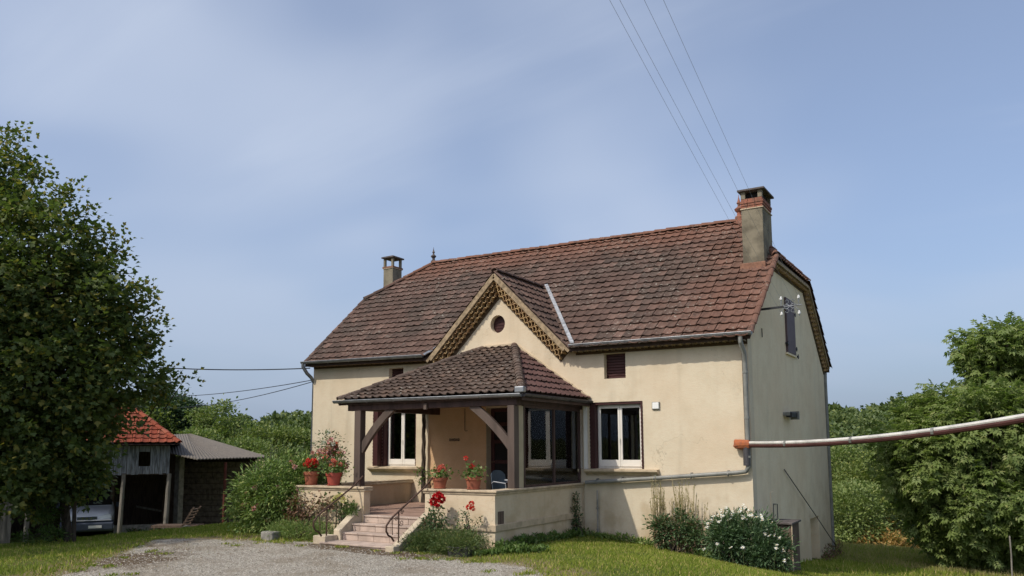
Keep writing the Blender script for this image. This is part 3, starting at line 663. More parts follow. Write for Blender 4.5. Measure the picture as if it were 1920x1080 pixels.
# ---- gutters and downpipes
def gutter(parent, a, b, r=.062, mat='zinc', name='gutter'):
    a, b = Vector(a), Vector(b); d = (b - a).normalized(); sd_ = d.cross(Vector((0, 0, 1))).normalized(); mb = MB(); K = 8; vs = []
    for p in (a, b):
        for q in (r, r - .008):
            for k in range(K + 1): an = math.pi * k / K; vs.append(p + sd_ * math.cos(an) * q - Vector((0, 0, math.sin(an) * q)))
    m = K + 1; fs = []
    for k in range(K): fs += [(k, k + 1, 2 * m + k + 1, 2 * m + k), (m + k, 3 * m + k, 3 * m + k + 1, m + k + 1)]
    fs += [(0, m, 3 * m, 2 * m), (K, 2 * m + K, 3 * m + K, m + K), tuple(range(m)), tuple(range(2 * m, 3 * m))]
    mb.add(vs, fs)
    for s in (1, -1): mb.tube([a + sd_ * s * r + Vector((0, 0, .004)), b + sd_ * s * r + Vector((0, 0, .004))], .010, 6)
    n = int((b - a).length / .8)
    for i in range(n + 1):
        c = a.lerp(b, (i + .3) / (n + .6)); mb.tube([c + sd_ * r * 1.05, c + sd_ * r * .75 - Vector((0, 0, r * .8)), c - Vector((0, 0, r * 1.1)), c - sd_ * r * .75 - Vector((0, 0, r * .8)), c - sd_ * r * 1.05], .008, 4)
    return mb.build(name, mat, parent, smooth=True)
gzl = ZE + .015; gutter(house, (-.13, -.35, gzl + dz(0)), (DX - DHW - .12, -.35, gzl + dz(4)), mat='zinc'); gutter(house, (DX + DHW + .08, -.35, gzl + dz(8)), (XR + .06, -.35, gzl + dz(L)), mat='zinc')
pr = MB().tube([(12.42, -.35, 4.29), (12.42, -.35, 4.16), (12.43, -.14, 3.95), (12.43, -.11, 3.7), (12.43, -.11, 1.72), (12.43, -.11, 1.60), (12.37, -.11, 1.50), (12.2, -.11, 1.475), (10.6, -.11, 1.35), (8.72, -.11, 1.21)], .047, 10).build('downpipe', 'grey_pipe', house, smooth=True)
for z in (3.55, 2.6, 1.8): MB().tube([(12.43, -.11, z - .02), (12.43, -.11, z + .02)], .06, 10).build('pipe_bracket', 'grey_pipe', pr)
for x in (12.0, 11.2, 10.4, 9.6, 9.0): cl = MB(); cl.tube([(x - .012, -.11, 1.35 + (x - 10.6) * .071), (x + .012, -.11, 1.35 + (x - 10.6) * .071)], .057, 10); cl.box(x - .01, x + .01, -.11, 0, 1.40 + (x - 10.6) * .071, 1.42 + (x - 10.6) * .071); cl.build('pipe_bracket', 'grey_pipe', pr)
MB().tube([(12.40, -.11, 2.03), (12.40, -.11, 1.62)], .075, 10).build('downpipe', 'zinc_dark', house, smooth=True)
MB().tube([(-.08, -.35, 4.44), (-.08, -.35, 4.34), (-.05, -.22, 4.16), (-.03, -.07, 4.05), (-.03, .05, 3.9), (-.06, .06, 0)], .05, 10).build('downpipe', 'zinc', house, smooth=True)
MB().tube([(L + .04, D + .05, 4.2), (L + .03, D + .06, 3.9), (L + .03, D + .06, -1.6)], .045, 8).build('downpipe', 'grey_pipe', house, smooth=True)
MB().box(12.35, 12.385, -.028, -.002, 1.6, 4.1).build('shadow_strip', 'brown_wood', house)  # dark strip standing in for the shadow gap beside the downpipe
# ---- windows
def window(x0, x1, z0, z1, y=.15, two=True, bottom=.19, label=None):
    fr = MB(); t = .028; d = .05
    fr.box(x0, x0 + t, y, y + d, z0, z1); fr.box(x1 - t, x1, y, y + d, z0, z1); fr.box(x0 + t, x1 - t, y, y + d, z1 - t, z1); fr.box(x0 + t, x1 - t, y, y + d, z0, z0 + .05)
    w = fr.build('window', 'white_pvc', house, bevel=.004, label=label)
    xm = (x0 + x1) / 2; st = .052
    for a, b in ((x0 + t, xm), (xm, x1 - t)):
        s = MB(); yy = y - .022; z_0 = z0 + .05; z_1 = z1 - t
        s.box(a + .003, a + st, yy, yy + .05, z_0, z_1); s.box(b - st, b - .003, yy, yy + .05, z_0, z_1); s.box(a + st, b - st, yy, yy + .05, z_1 - st, z_1); s.box(a + st, b - st, yy, yy + .05, z_0, z_0 + bottom - .04)
        s.build('casement', 'white_pvc', w, bevel=.004)
        MB().box(a + st, b - st, yy + .02, yy + .028, z_0 + bottom - .04, z_1 - st).build('pane', 'window_glass', w)
    MB().tube([(xm, y - .03, (z0 + z1) / 2 - .05), (xm, y - .06, (z0 + z1) / 2 - .05), (xm, y - .06, (z0 + z1) / 2 - .14)], .009, 6).build('handle', 'white_pvc', w)
    return w
window(2.68, 3.72, WZ0 + .002, WZ1 - .002, label='left white window under the porch roof')
window(7.50, 8.56, WZ0 + .002, WZ1 - .002, label='white window behind the glass screen of the porch')
window(8.93, 10.05, WZ0 + .002, WZ1 - .06, label='white double window on the open wall right of the porch')
def folded_shutter(x0, x1, y0, y1, z0, z1, mat='shutter_brown'):
    s = MB(); s.box(x0, x1, y0, y1, z0, z1)
    n = 16
    for i in range(n): z = z0 + .06 + (z1 - z0 - .12) * i / n; s.box(x0 - .004, x1 + .004, y0 - .004, y0 + .01, z, z + (z1 - z0 - .12) / n * .55)
    return s.build('shutter', mat, house)
folded_shutter(8.805, 8.925, -.02, .16, WZ0 + .01, WZ1 - .01); folded_shutter(10.06, 10.095, -.02, .16, WZ0 + .01, WZ1 - .01)
MB().box(8.93, 10.055, .02, .16, WZ1 - .055, WZ1 - .004).build('lintel_board', 'shutter_brown', house)
folded_shutter(2.44, 2.60, -.20, -.01, WZ0 + .02, WZ1 - .02); folded_shutter(2.61, 2.67, -.01, .16, WZ0 + .02, WZ1 - .02); folded_shutter(3.72, 3.738, 0.0, .16, WZ0 + .02, WZ1 - .02)
folded_shutter(7.465, 7.495, -.01, .16, WZ0 + .02, WZ1 - .02)
for x0, x1 in ((2.2, 3.95), (7.0, 8.56), (8.70, 10.46)):
    s = MB(); s.prism([(-.16, 1.47), (-.16, 1.515), (.16, 1.53), (.16, 1.38), (-.04, 1.38), (-.07, 1.42), (-.13, 1.44)], 'x', x0, x1) 
    s.build('window_sill', 'cap_stone', house, bevel=.004)
MB().box(8.66, 8.74, -.06, -.005, 1.52, 3.02).build('trim_board', 'white_pvc', house)
# attic openings with roller shutters
def attic(x0, x1, z0, z1):
    s = MB(); y = .14; n = 9; h = (z1 - z0) / n
    for i in range(n): s.prism([(y + .02, z0 + i * h), (y, z0 + i * h + h * .2), (y, z0 + (i + 1) * h - .008), (y + .02, z0 + (i + 1) * h)], 'x', x0, x1)
    return s.build('shutter', 'shutter_brown', house)
attic(9.182, 9.708, 3.572, 4.148); attic(2.802, 3.298, 3.602, 4.158)
s = MB(); s.add([(6.29 + .22 * math.cos(t * math.pi / 12), .15, 5.09 + .23 * math.sin(t * math.pi / 12)) for t in range(24)], [tuple(range(24))])
for i in range(5): s.box(6.10, 6.48, .135, .148, 4.93 + i * .075, 4.93 + i * .075 + .02)
s.build('round_shutter', 'shutter_brown', house)
# front door: dark panelled
s = MB(); x0, x1, z0, z1 = 5.955, 7.045, .625, 2.99; y = .20
s.box(x0, x0 + .10, y, y + .06, z0, z1); s.box(x1 - .10, x1, y, y + .06, z0, z1)
for z in (z0, 1.10, 1.62, 2.12, 2.55, z1 - .09): s.box(x0 + .10, x1 - .10, y, y + .06, z, z + .09)
door = s.build('door', 'shutter_brown', house, bevel=.006)
for i, (a, b) in enumerate(((z0 + .09, 1.10), (1.19, 1.62), (1.71, 2.12), (2.21, 2.55), (2.64, z1 - .09))): MB().box(x0 + .10, x1 - .10, y + .035, y + .045, a, b).build('panel', 'interior', door)
MB().tube([(x0 + .05, y, 1.66), (x0 + .05, y - .05, 1.66), (x0 + .15, y - .05, 1.66)], .01, 6).build('handle', 'chrome', door)
# tan painted panel of wall between the vine and the door (own thin coat)
MB().box(4.16, 5.945, -.012, -.002, .625, 3.06).build('painted_panel', 'tan_render', house, label='tan painted stretch of wall beside the door')
# shutter on the gable
s = MB(); s.box(L + .004, L + .045, 3.62, 4.56, 4.33, 5.72)
for i in range(7): yy = 3.62 + .134 * i; s.box(L + .045, L + .052, yy + .005, yy + .127, 4.335, 5.715)
gs = s.build('shutter', 'shutter_mauve', house, label='closed mauve plank shutter high on the gable')
s = MB()
for y_, z_ in ((3.60, 5.45), (3.60, 4.55), (4.6, 5.4), (4.6, 4.5), (4.75, 4.32)): s.box(L + .005, L + .07, y_ - .05, y_ + .05, z_ - .025, z_ + .025); s.tube([(L + .06, y_, z_ - .06), (L + .06, y_, z_ + .06)], .012, 6)
s.build('hinge', 'black_metal', gs)
MB().box(L + .002, L + .05, 3.56, 4.62, 4.28, 4.325).build('window_sill', 'gable_render_lifted', house)
# ---- chimneys
def chimney(x0, x1, y0, y1, zb, zt, capz, cov, brick=True, small=False):
    body = MB().box(x0, x1, y0, y1, zb, zt).build('chimney', 'chimney_render', house, bevel=.01)
    o = .012
    MB().box(x0 - .02, x1 + .02, y0 - .02, y1 + .02, zt, zt + .025).build('band', 'cap_stone', body)
    z = zt + .025; h = (capz - z)
    if brick:
        br = mk('brick', *[q for q in (lambda m: (m.v, m.f))(MB().box(0, .19, 0, .10, 0, .052))], 'chimney_brick')
        rows = 4; W = x1 - x0; Dp = y1 - y0
        core = MB().box(x0 + .03, x1 - .03, y0 + .03, y1 - .03, z, z + rows * .06).build('mortar', 'concrete', body)
        for r in range(rows):
            g = o * r if r < 3 else 0.0
            for side in ('f', 'r'):
                n = 3; ln = (W if side == 'f' else Dp) + 2 * g
                for i in range(n):
                    ob = bpy.data.objects.new('brick', br); COL.objects.link(ob); ob.parent = body
                    if side == 'f': ob.location = (x0 - g + ln * i / n, y0 - g + random.uniform(-.004, .004), z + r * .06); ob.scale = (ln / n / .19 * .94, 1, 1)
                    else: ob.location = (x1 + g - .0, y0 - g + ln * i / n, z + r * .06); ob.rotation_euler = (0, 0, math.pi / 2); ob.scale = (ln / n / .19 * .94, 1, 1)
        z += rows * .06
    else:
        MB().box(x0 - .03, x1 + .03, y0 - .03, y1 + .03, z, z + .05).build('band', 'chimney_orange', body); z += .05
    t = .10 if not small else .075
    for X_ in (x0, x1 - t):
        for Y_ in (y0, y1 - t): MB().box(X_, X_ + t, Y_, Y_ + t, z, capz).build('cap_pillar', 'chimney_render', body)
    if brick: MB().box(x0 + .06, x1 - .06, y0 + .14, y1 - .14, z, z + (capz - z) * .8).build('flue', 'interior', body)
    cp = MB(); cp.box(x0 - cov, x1 + cov, y0 - cov, y1 + cov, capz, capz + .045)
    if small:
        a = (x0 + x1) / 2; b = (y0 + y1) / 2; X0, X1, Y0, Y1 = x0 - cov, x1 + cov, y0 - cov, y1 + cov; zz_ = capz + .046
        cp.add([(X0, Y0, zz_), (X1, Y0, zz_), (X1, Y1, zz_), (X0, Y1, zz_), (a, b, capz + .15)], [(0, 1, 4), (1, 2, 4), (2, 3, 4), (3, 0, 4), (3, 2, 1, 0)])
    cp.build('cap', 'cap_slab', body, bevel=.006)
    return body
cr_ = chimney(11.90, 12.40, 2.10, 2.98, 5.8, 7.66, 8.10, .07)
MB().box(11.84, 12.44, 2.02, 2.12, 6.16, 6.34).build('flashing', 'chimney_orange', cr_, bevel=.02)
chimney(-.83, -.42, 4.0, 4.48, 6.3, 8.10, 8.47, .06, brick=False, small=True)
def finial(x, y, z, mat='chimney_brick', s=1.0):
    MB().lathe([(r * s, h * s) for r, h in ((.10, -.1), (.095, .06), (.05, .10), (.045, .16), (.085, .20), (.10, .24), (.06, .27), (.03, .30), (.028, .34), (.05, .37), (.03, .41), (.008, .50), (.004, .56))], (x, y, z), 12).build('finial', mat, house, smooth=True)
finial(1.08, YM, ZR + .10, 'cap_slab', .95); finial(11.27, YM, ZR + .0, 'chimney_brick', 1.25)
# ------------------------------------------------------------------ terrace
ZF, ZC = .62, 1.204; YT = -3.80; XT0, XT1 = 3.41, 8.60; G0, G1 = 5.33, 6.94
terr = thing('terrace', 'raised cream rendered terrace with low capped parapet in front of the house', 'terrace', (6, YT, .1))
pt = .20
mb = MB()
mb.box(XT0, G0, YT, YT + pt, -.3, ZC - .09); mb.box(XT0, XT0 + pt, YT + pt, -.001, -.3, ZC - .09)
mb.box(G1, XT1, YT, YT + pt, -.3, ZC - .09); mb.box(XT1 - pt, XT1, YT + pt, -.001, -.3, ZC - .09)
mb.box(G0 - .001, G1 + .001, YT + .02, YT + pt, -.3, ZF - .05)
mb.build('parapet', 'parapet_render', terr)
for seg in (((XT0 - .06, YT - .05), (G0 + .04, YT - .05), (G0 + .04, YT + pt + .05), (XT0 + pt + .05, YT + pt + .05), (XT0 + pt + .05, -.002), (XT0 - .06, -.002)),
            ((G1 - .04, YT - .05), (XT1 + .06, YT - .05), (XT1 + .06, -.002), (XT1 - pt - .05, -.002), (XT1 - pt - .05, YT + pt + .05), (G1 - .04, YT + pt + .05))):
    MB().prism(seg, 'z', ZC - .045, ZC).build('parapet_cap', 'cap_stone', terr, bevel=.012)
    s2 = [(x + (.03 if x < 6.1 and x < 4 else (-.03 if x > 8.5 else 0)), y + (.03 if y < YT else 0)) for x, y in seg]
    MB().prism(s2, 'z', ZC - .092, ZC - .0455).build('cap_moulding', 'cap_stone', terr, bevel=.012)
# low band
MB().box(XT0 - .03, 5.2, YT - .035, YT, .43, .56).build('band', 'cap_stone', terr, bevel=.01); MB().box(XT0 - .035, XT0, YT, -.01, .43, .56).build('band', 'cap_stone', terr, bevel=.01); bd_ = MB(); bd_.box(7.15, XT1 + .035, YT - .035, YT, .43, .56); bd_.box(XT1, XT1 + .035, YT, -.002, .43, .56)
bd_.build('band', 'cap_stone', terr, bevel=.01)
MB().box(XT1 + .001, XT1 + .012, YT + .10, YT + .30, .56, .80).build('vent', 'brown_plank', terr)
MB().box(XT1 - .03, XT1 + .03, -.07, -.004, .1, 1.12).build('pilaster', 'cap_stone', terr)
fl = MB().box(XT0 + pt, XT1 - pt, YT + pt + .0, -.002, ZF - .2, ZF - .02).build('floor', 'step_joint', terr)
tm = mk('floor_tile', *(lambda m: (m.v, m.f))(MB().box(0, .392, 0, .392, 0, .02)), 'floor_tile')
for i in range(12):
    for j in range(9):
        x = XT0 + pt + .02 + i * .40; y = YT + pt + .0 + j * .40
        if x > XT1 - pt - .3: continue
        o = bpy.data.objects.new('floor_tile', tm); COL.objects.link(o); o.parent = fl; o.location = Vector((x, y, ZF - .0195 + random.uniform(-.001, .001))) - wloc(fl)
# ------------------------------------------------------------------ steps
st = thing('staircase', 'short flight of pale pink stone steps up to the terrace', 'steps', (6.1, -4.4, .08))
SX0, SX1 = 5.33, 6.92
steps = [(-3.80, -3.62, .62, SX0 + .0, SX1), (-4.08, -3.78, .467, SX0 - .05, SX1), (-4.36, -4.06, .315, SX0 - .05, SX1), (-4.86, -4.34, .165, 5.12, SX1 + .02)]
sm = {}
for k, (y0, y1, z, x0, x1) in enumerate(steps):
    zlo = z - .152 if k < 3 else .02
    core = MB().box(x0 + .004, x1 - .004, y0 + .03, y1 + .28, zlo - .03, z - .03).build('step', 'step_joint', st)
    n = 4; w = (x1 - x0) / n; sh = (.0, .5, .0, .5)[k]
    edges = [x0] + [x0 + w * (i + (sh if sh else 0)) for i in range(0 if sh else 1, n)] + [x1]
    for a, b in zip(edges[:-1], edges[1:]):
        if b - a < .05: continue
        MB().box(a + .004, b - .004, y0, y0 + .03, zlo + (.004 if k < 3 else 0), z - .032).build('slab', 'step_stone', core, bevel=.004)
    for a, b in zip(edges[:-1], edges[1:]):
        if b - a < .05: continue
        MB().box(a + .002, b - .002, y0 - .02, y1 + .004, z - .03, z + random.uniform(-.001, .001)).build('slab', 'step_stone', core, bevel=.006)
def stringer(x0, x1, pts): return MB().prism(pts, 'x', x0, x1).build('stringer', 'stringer', st, bevel=.01)
stringer(5.08, 5.27, [(-3.80, .0), (-3.80, .78), (-4.42, .36), (-4.42, .0)]); stringer(6.935, 7.10, [(-3.81, .0), (-3.81, .75), (-4.80, .20), (-4.80, .0)])
MB().box(4.86, 5.20, -4.78, -4.43, .02, .27).build('pedestal', 'stringer', st, bevel=.015)
MB().box(6.93, 7.13, -5.0, -4.81, .02, .20).build('pedestal', 'stringer', st, bevel=.015)
# handrails
def spiral(c, r0, turns, n=14, flip=1, ph=0.):
    return [(c[0], c[1] + flip * r0 * (1 - i / n * .8) * math.cos(ph + turns * 2 * math.pi * i / n), c[2] + r0 * (1 - i / n * .8) * math.sin(ph + turns * 2 * math.pi * i / n)) for i in range(n + 1)]
def handrail(x, label):
    o = thing('handrail', label, 'handrail', (x, -4.7, .2), group='wrought iron handrails of the steps')
    MB().tube([(x, -3.66, 1.42), (x, -3.9, 1.25), (x, -4.65, .86), (x, -4.95, .70), (x, -5.08, .58), (x, -5.08, .48), (x, -5.02, .40), (x, -4.93, .36), (x, -4.86, .28)], .018, 8).build('rail', 'rust_iron', o, smooth=True)
    MB().tube([(x, -4.72, .16), (x, -4.72, .84)], .014, 8).build('post', 'rust_iron', o)
    MB().tube([(x, -3.74, ZC - .0), (x, -3.74, 1.36)], .014, 8).build('post', 'rust_iron', o)
    MB().tube([(x, -4.90, .40), (x, -4.92, .72)], .008, 6).build('bar', 'rust_iron', o)
    for c, r, f, ph in (((x, -4.64, .60), .07, 1, 2.6), ((x, -4.80, .70), .05, -1, 2.2), ((x, -4.62, .80), .05, 1, 0.)): MB().tube(spiral(c, r, 1.4, 16, f, ph), .007, 5).build('scroll', 'rust_iron', o, smooth=True)
    return o
handrail(5.17, 'rusty scrolled handrail at the left side of the steps'); handrail(7.02, 'rusty scrolled handrail at the right side of the steps')
# ------------------------------------------------------------------ porch
porch = thing('porch', 'open timber porch with mossy tiled lean-to roof over the terrace', 'porch', (6.4, -1.5, ZF))
PX0, PX1, PY = 3.90, 8.80, -3.12; PZ = 3.12; RA, RB, RZ = 5.87, 6.80, 4.50
q0, q1, q2, q3 = (PX0, PY, PZ), (PX1, PY, PZ), (RB, -.02, RZ), (RA, -.02, RZ); w0, w1 = (PX0 - .0, -.02, PZ), (PX1 + .02, -.02, PZ)
vs = [q0, q1, q2, q3, w0, w1]; lo_ = [(v[0], v[1], v[2] - .045) for v in vs]; bo_ = [(v[0], v[1], v[2] - .09) for v in vs]
mb = MB(); fs = [(0, 1, 2, 3), (1, 5, 2), (4, 0, 3)]
mb.add(lo_, fs); mb.add(bo_, [f[::-1] for f in fs]); mb.add(lo_ + bo_, [(0, 1, 7, 6), (1, 5, 11, 7), (4, 0, 6, 10), (5, 2, 8, 11), (2, 3, 9, 8), (3, 4, 10, 9)])
proof = mb.build('roof', 'roof_under', porch)
O, U, V = planar(q0, q1, q2); f = lambda p: ((Vector(p) - O).dot(U), (Vector(p) - O).dot(V))
O = O - V * .05 + Vector((0, 0, 0)); tile_region(proof, O, U, V, [f(q0), f(q1), f(q2), f(q3)], 'porch_clay', key='porch', quota=230, w=.205, e=.235)
O, U, V = planar(q1, w1, q2); O = O - V * .05; tile_region(proof, O, U, V, [f(q1), f(w1), f(q2)], 'porch_clay_red', key='porchr', quota=60, w=.22, e=.28)
O, U, V = planar(w0, q0, q3); O = O - V * .05; tile_region(proof, O, U, V, [f(w0), f(q0), f(q3)], 'porch_clay', visible=False)
ridge_tiles(proof, q1, (RB, -.05, RZ), 'porch_clay', r=.085, ln=.21); ridge_tiles(proof, q0, (RA, -.05, RZ), 'porch_clay', r=.085, ln=.3, lift=.0)
# mortar fillets against the wall
fm = MB(); fm.bar((RA, -.03, RZ + .03), (RB, -.03, RZ + .03), .09, .07); fm.bar((RB, -.03, RZ + .03), (PX1 - .02, -.03, PZ + .03), .07, .07); fm.build('mortar_fillet', 'cap_stone', proof, bevel=.01)
gutter(porch, (PX0 - .06, PY - .06, PZ - .03), (PX1 + .03, PY - .06, PZ - .05), r=.055, mat='zinc'); gutter(porch, (PX1 + .055, PY - .02, PZ - .05), (PX1 + .055, -.03, PZ - .06), r=.05, mat='zinc_dark')
s = MB(); s.box(PX1 - .10, PX1 + .11, PY - .12, PY + .0, PZ - .02, PZ + .10); s.build('corner_flashing', 'zinc', porch, bevel=.02)
# timber
pL, pR, pY = 4.46, 8.52, -2.98
def wood(name, mbx, mat='brown_wood', bev=.008, label=None): return mbx.build(name, mat, porch, bevel=bev, label=label)
wood('post', MB().box(pL - .09, pL + .09, pY - .09, pY + .09, ZF, 2.86), 'post_wood')
wood('post', MB().box(pR - .085, pR + .075, pY - .09, pY + .10, ZC, 2.86), 'post_wood')
wood('beam', MB().box(PX0 + .25, pR + .12, pY - .075, pY + .075, 2.862, 3.03)); wood('beam', MB().box(pR - .05, pR + .09, pY + .078, -.005, 2.88, 3.03)); wood('beam', MB().box(pL - .07, pL + .07, pY + .078, -.005, 2.862, 3.03))
wood('fascia_board', MB().box(PX0 + .02, PX1 - .02, PY - .0, PY + .025, 2.99, 3.07)); wood('fascia_board', MB().box(PX1 - .02, PX1 + .005, PY + .03, -.03, 2.95, 3.06))
wood('beam_end', MB().box(6.36, 6.44, pY - .14, pY - .078, 2.83, 2.96), 'post_wood')
for k in range(9):
    x = PX0 + .35 + k * .52
    if x < PX1 - .3: wood('rafter', MB().bar((x, PY + .05, PZ - .13), (x, -.02, min(RZ, PZ + (min(x - PX0, PX1 - x, 3.1)) / 1.0 * 1.4 / (1.97)) - .13), .06, .08), bev=0)
def brace(a, c, b, w=.09, h=.17):
    mb = MB(); K = 9; pts = []
    for i in range(K + 1):
        t = i / K; pts.append(Vector(a) * (1 - t) ** 2 + Vector(c) * 2 * t * (1 - t) + Vector(b) * t * t)
    vs = []
    for i, p in enumerate(pts):
        d = (pts[min(i + 1, K)] - pts[max(i - 1, 0)]).normalized(); n = Vector((-d.z, 0, d.x))
        hh = h * (1 + .0 * i)
        for sy in (-1, 1):
            for sn in (-1, 1): vs.append(p + Vector((0, sy * w / 2, 0)) + n * sn * hh / 2)
    fs = []
    for i in range(K):
        A_, B_ = i * 4, i * 4 + 4; fs += [(A_, A_ + 1, B_ + 1, B_), (A_ + 1, A_ + 3, B_ + 3, B_ + 1), (A_ + 3, A_ + 2, B_ + 2, B_ + 3), (A_ + 2, A_, B_, B_ + 2)]
    fs += [(0, 2, 3, 1), (K * 4, K * 4 + 1, K * 4 + 3, K * 4 + 2)]; mb.add(vs, fs); return mb
wood('brace', brace((pL + .05, pY, 1.95), (pL + .42, pY, 2.50), (5.42, pY, 2.90)), 'post_wood'); wood('brace', brace((pR - .04, pY, 2.02), (pR - .42, pY, 2.50), (7.52, pY, 2.90)), 'post_wood')
# screen on the right side
sc = MB().box(pR + .00, pR + .05, -2.86, -2.66, ZC, 2.86).build('screen_panel', 'cream_strip', porch)
glz = MB(); X = pR + .03
for y in (-2.63, -1.33, -.10): glz.box(X - .025, X + .03, y - .025, y + .025, ZC, 2.88)
glz.box(X - .02, X + .028, -2.60, -1.358, ZC, ZC + .05); glz.box(X - .02, X + .028, -1.302, -.13, ZC, ZC + .05); glz.box(X - .02, X + .028, -2.60, -1.358, 2.83, 2.878); glz.box(X - .02, X + .028, -1.302, -.13, 2.83, 2.878)
gf = glz.build('screen_frame', 'brown_wood', porch)
for y0, y1 in ((-2.6, -1.358), (-1.302, -.13)): MB().box(X - .003, X + .003, y0 + .002, y1 - .002, ZC + .052, 2.828).build('pane', 'porch_glass', gf)
# vine stem by the tan wall
vn = thing('climbing_vine', 'gnarled bare vine stem growing up the wall under the porch', 'vine', (4.12, -.14, ZF))
mb = MB()
for k in range(3):
    ph = k * 2.1; mb.tube([(4.12 + .035 * math.sin(i * .9 + ph), -.16 + .03 * math.cos(i * .9 + ph), ZF + i * .19 + .0) for i in range(13)], [.035 - .0012 * i for i in range(13)], 6)
mb.build('stem', 'bark', vn, smooth=True)
rs = np.random.default_rng(31); p = np.stack([4.08 + rs.normal(size=70) * .10, -.22 + rs.normal(size=70) * .06, 1.25 + rs.normal(size=70) * .12], 1)
leaves('foliage', p, rs.normal(size=(70, 3)), .07, L_kite(.7), 'leaf_geranium', vn)
# sign and chain on the tan wall
s = MB()
xs = 4.86
for i in range(7):  # little wrought word: loops joined in a line
    s.tube([(xs + i * .045 + .018 * math.cos(t), -.03, 2.215 + (.022 if i % 3 else .032) * math.sin(t)) for t in np.linspace(0, 5.6, 9)], .006, 4)
s.bar((xs - .02, -.03, 2.192), (xs + .30, -.03, 2.20), .01, .01)
tag(s.build('wall_ornament', 'black_metal'), 'small dark iron lettering ornament on the tan wall beside the door', 'ornament')
s = MB()
for i in range(16): z = 2.98 - i * .034; s.tube([(5.34 + .011 * math.cos(t) * (i % 2), -.06 + .011 * math.cos(t) * (1 - i % 2), z + .02 * math.sin(t)) for t in np.linspace(0, 2 * math.pi, 8)], .004, 4)
s.tube([(5.34, -.06, 2.45), (5.36, -.06, 2.43), (5.42, -.06, 2.44)], .006, 4)
tag(s.build('bell_chain', 'black_metal'), 'thin dark bell chain hanging on the tan wall by the door', 'chain')
# ------------------------------------------------------------------ fixtures on the house
wl = thing('wall_light', 'small square white light with grey rim on the cream front wall', 'light', (10.42, -.03, 2.91))
MB().box(10.33, 10.51, -.03, -.001, 2.83, 3.00).build('rim', 'grey_pipe', wl, bevel=.004); MB().box(10.345, 10.495, -.05, -.031, 2.845, 2.985).build('diffuser', 'plate_white', wl, bevel=.01)
fl_ = thing('floodlight', 'small dark floodlight box fixed to the shaded gable wall', 'light', (L + .1, 3.3, 2.75))
MB().bar((L, 3.0, 2.78), (L + .16, 3.0, 2.78), .04, .08).build('bracket', 'grey_pipe', fl_)
s = MB(); s.box(L + .06, L + .20, 3.02, 3.62, 2.70, 2.82); s.build('housing', 'black_metal', fl_, bevel=.01); s = MB(); s.box(L + .03, L + .24, 3.62, 3.68, 2.66, 2.86); s.build('end_plate', 'grey_pipe', fl_, bevel=.005)
br = thing('insulator_bracket', 'scrolled iron bracket with four porcelain insulators high on the gable', 'bracket', (L, 1.03, 5.02))
MB().bar((L - .02, 1.03, 5.02), (13.02, 1.03, 5.04), .035, .045).build('arm', 'black_metal', br)
s = MB()
INS = [(12.97, 1.03, 5.22), (13.34, 1.03, 5.22), (12.97, 1.03, 4.88), (13.34, 1.03, 4.88)]
for k, (x, y, z) in enumerate(INS):
    sx = -1 if x < 13.1 else 1; sz_ = 1 if z > 5 else -1
    s.tube([(13.15, 1.03, 5.04), (13.15 + sx * .05, 1.03, 5.04 + sz_ * .08 * .6), (13.15 + sx * .12, 1.03, 5.04 + sz_ * .03), (13.15 + sx * .19, 1.03, 5.02 + sz_ * .05 - .03), (x, y, z - .07), (x, y, z)], .009, 5)
    s.tube([(13.15 + sx * (.06 + .04 * math.cos(t)), 1.03, 5.04 + sz_ * (.10 + .04 * math.sin(t))) for t in np.linspace(0, 5.5, 9)], .007, 4)
s.tube([(13.02, 1.03, 5.04), (13.4, 1.03, 5.05)], .012, 5)
s.build('scroll', 'zinc', br, smooth=True)
for x, y, z in INS: MB().lathe([(.01, -.025), (.03, -.025), (.034, 0), (.022, .015), (.026, .028), (.016, .045), (.008, .05)], (x, y, z), 10).build('insulator', 'porcelain', br, smooth=True)
MB().tube([(L + .03, 1.15, 4.62), (L + .03, 1.15, 4.42)], .012, 5).build('bolt', 'black_metal', br)
MB().box(L - .0, L + .02, 1.4, 1.75, .55, 1.0).build('x', 'gable_render_lifted', house).name = 'wall_patch'
# leaning rod
s = MB().tube([tuple(Vector((L + .03, 2.73, 1.47))), (12.62, 5.6, .2), (12.72, 8.5, -1.10), (12.74, 8.9, -1.35)], .012, 6)
tag(s.build('leaning_rod', 'black_metal'), 'thin dark rod leaning diagonally against the shaded gable wall', 'rod')
# pale cabinet against the gable, behind the daisies
cab = thing('meter_cabinet', 'low dark cabinet with pale corner tube and flat lid beside the daisies at the gable', 'cabinet', (13.0, .6, -.5))
MB().box(L + .01, 13.12, .35, 1.1, -.6, .42).build('body', 'brown_plank', cab, bevel=.01); MB().box(L + .005, 13.16, .28, 1.16, .422, .46).build('lid', 'cap_slab', cab, bevel=.008); MB().tube([(13.14, .32, -.7), (13.14, .32, .42)], .014, 8).build('tube', 'cap_stone', cab)
s = MB(); s.tube([(L + .03, 1.9, .2), (L + .03, 1.9, .72), (L + .03, 1.55, .74)], .011, 6); s.tube([(L + .03, 1.55, .74), (L + .03, 1.5, .1)], .008, 5)
tag(s.build('hose_pipe', 'zinc_dark'), 'short dark pipe stub bent on the gable wall above the cabinet', 'pipe')
# standing tube by the wall
s = MB().tube([(9.0, -.10, -.05), (9.0, -.10, .95)], .021, 8).tube([(9.0, -.10, .93), (9.0, -.10, 1.04)], .018, 8).tube([(9.0, -.1, .62), (9.0, -.1, .66)], .036, 8).tube([(9.0, -.1, .15), (9.0, -.1, .19)], .036, 8)
tag(s.build('standing_pipe', 'concrete', smooth=True), 'upright grey pipe standing against the wall right of the terrace', 'pipe')
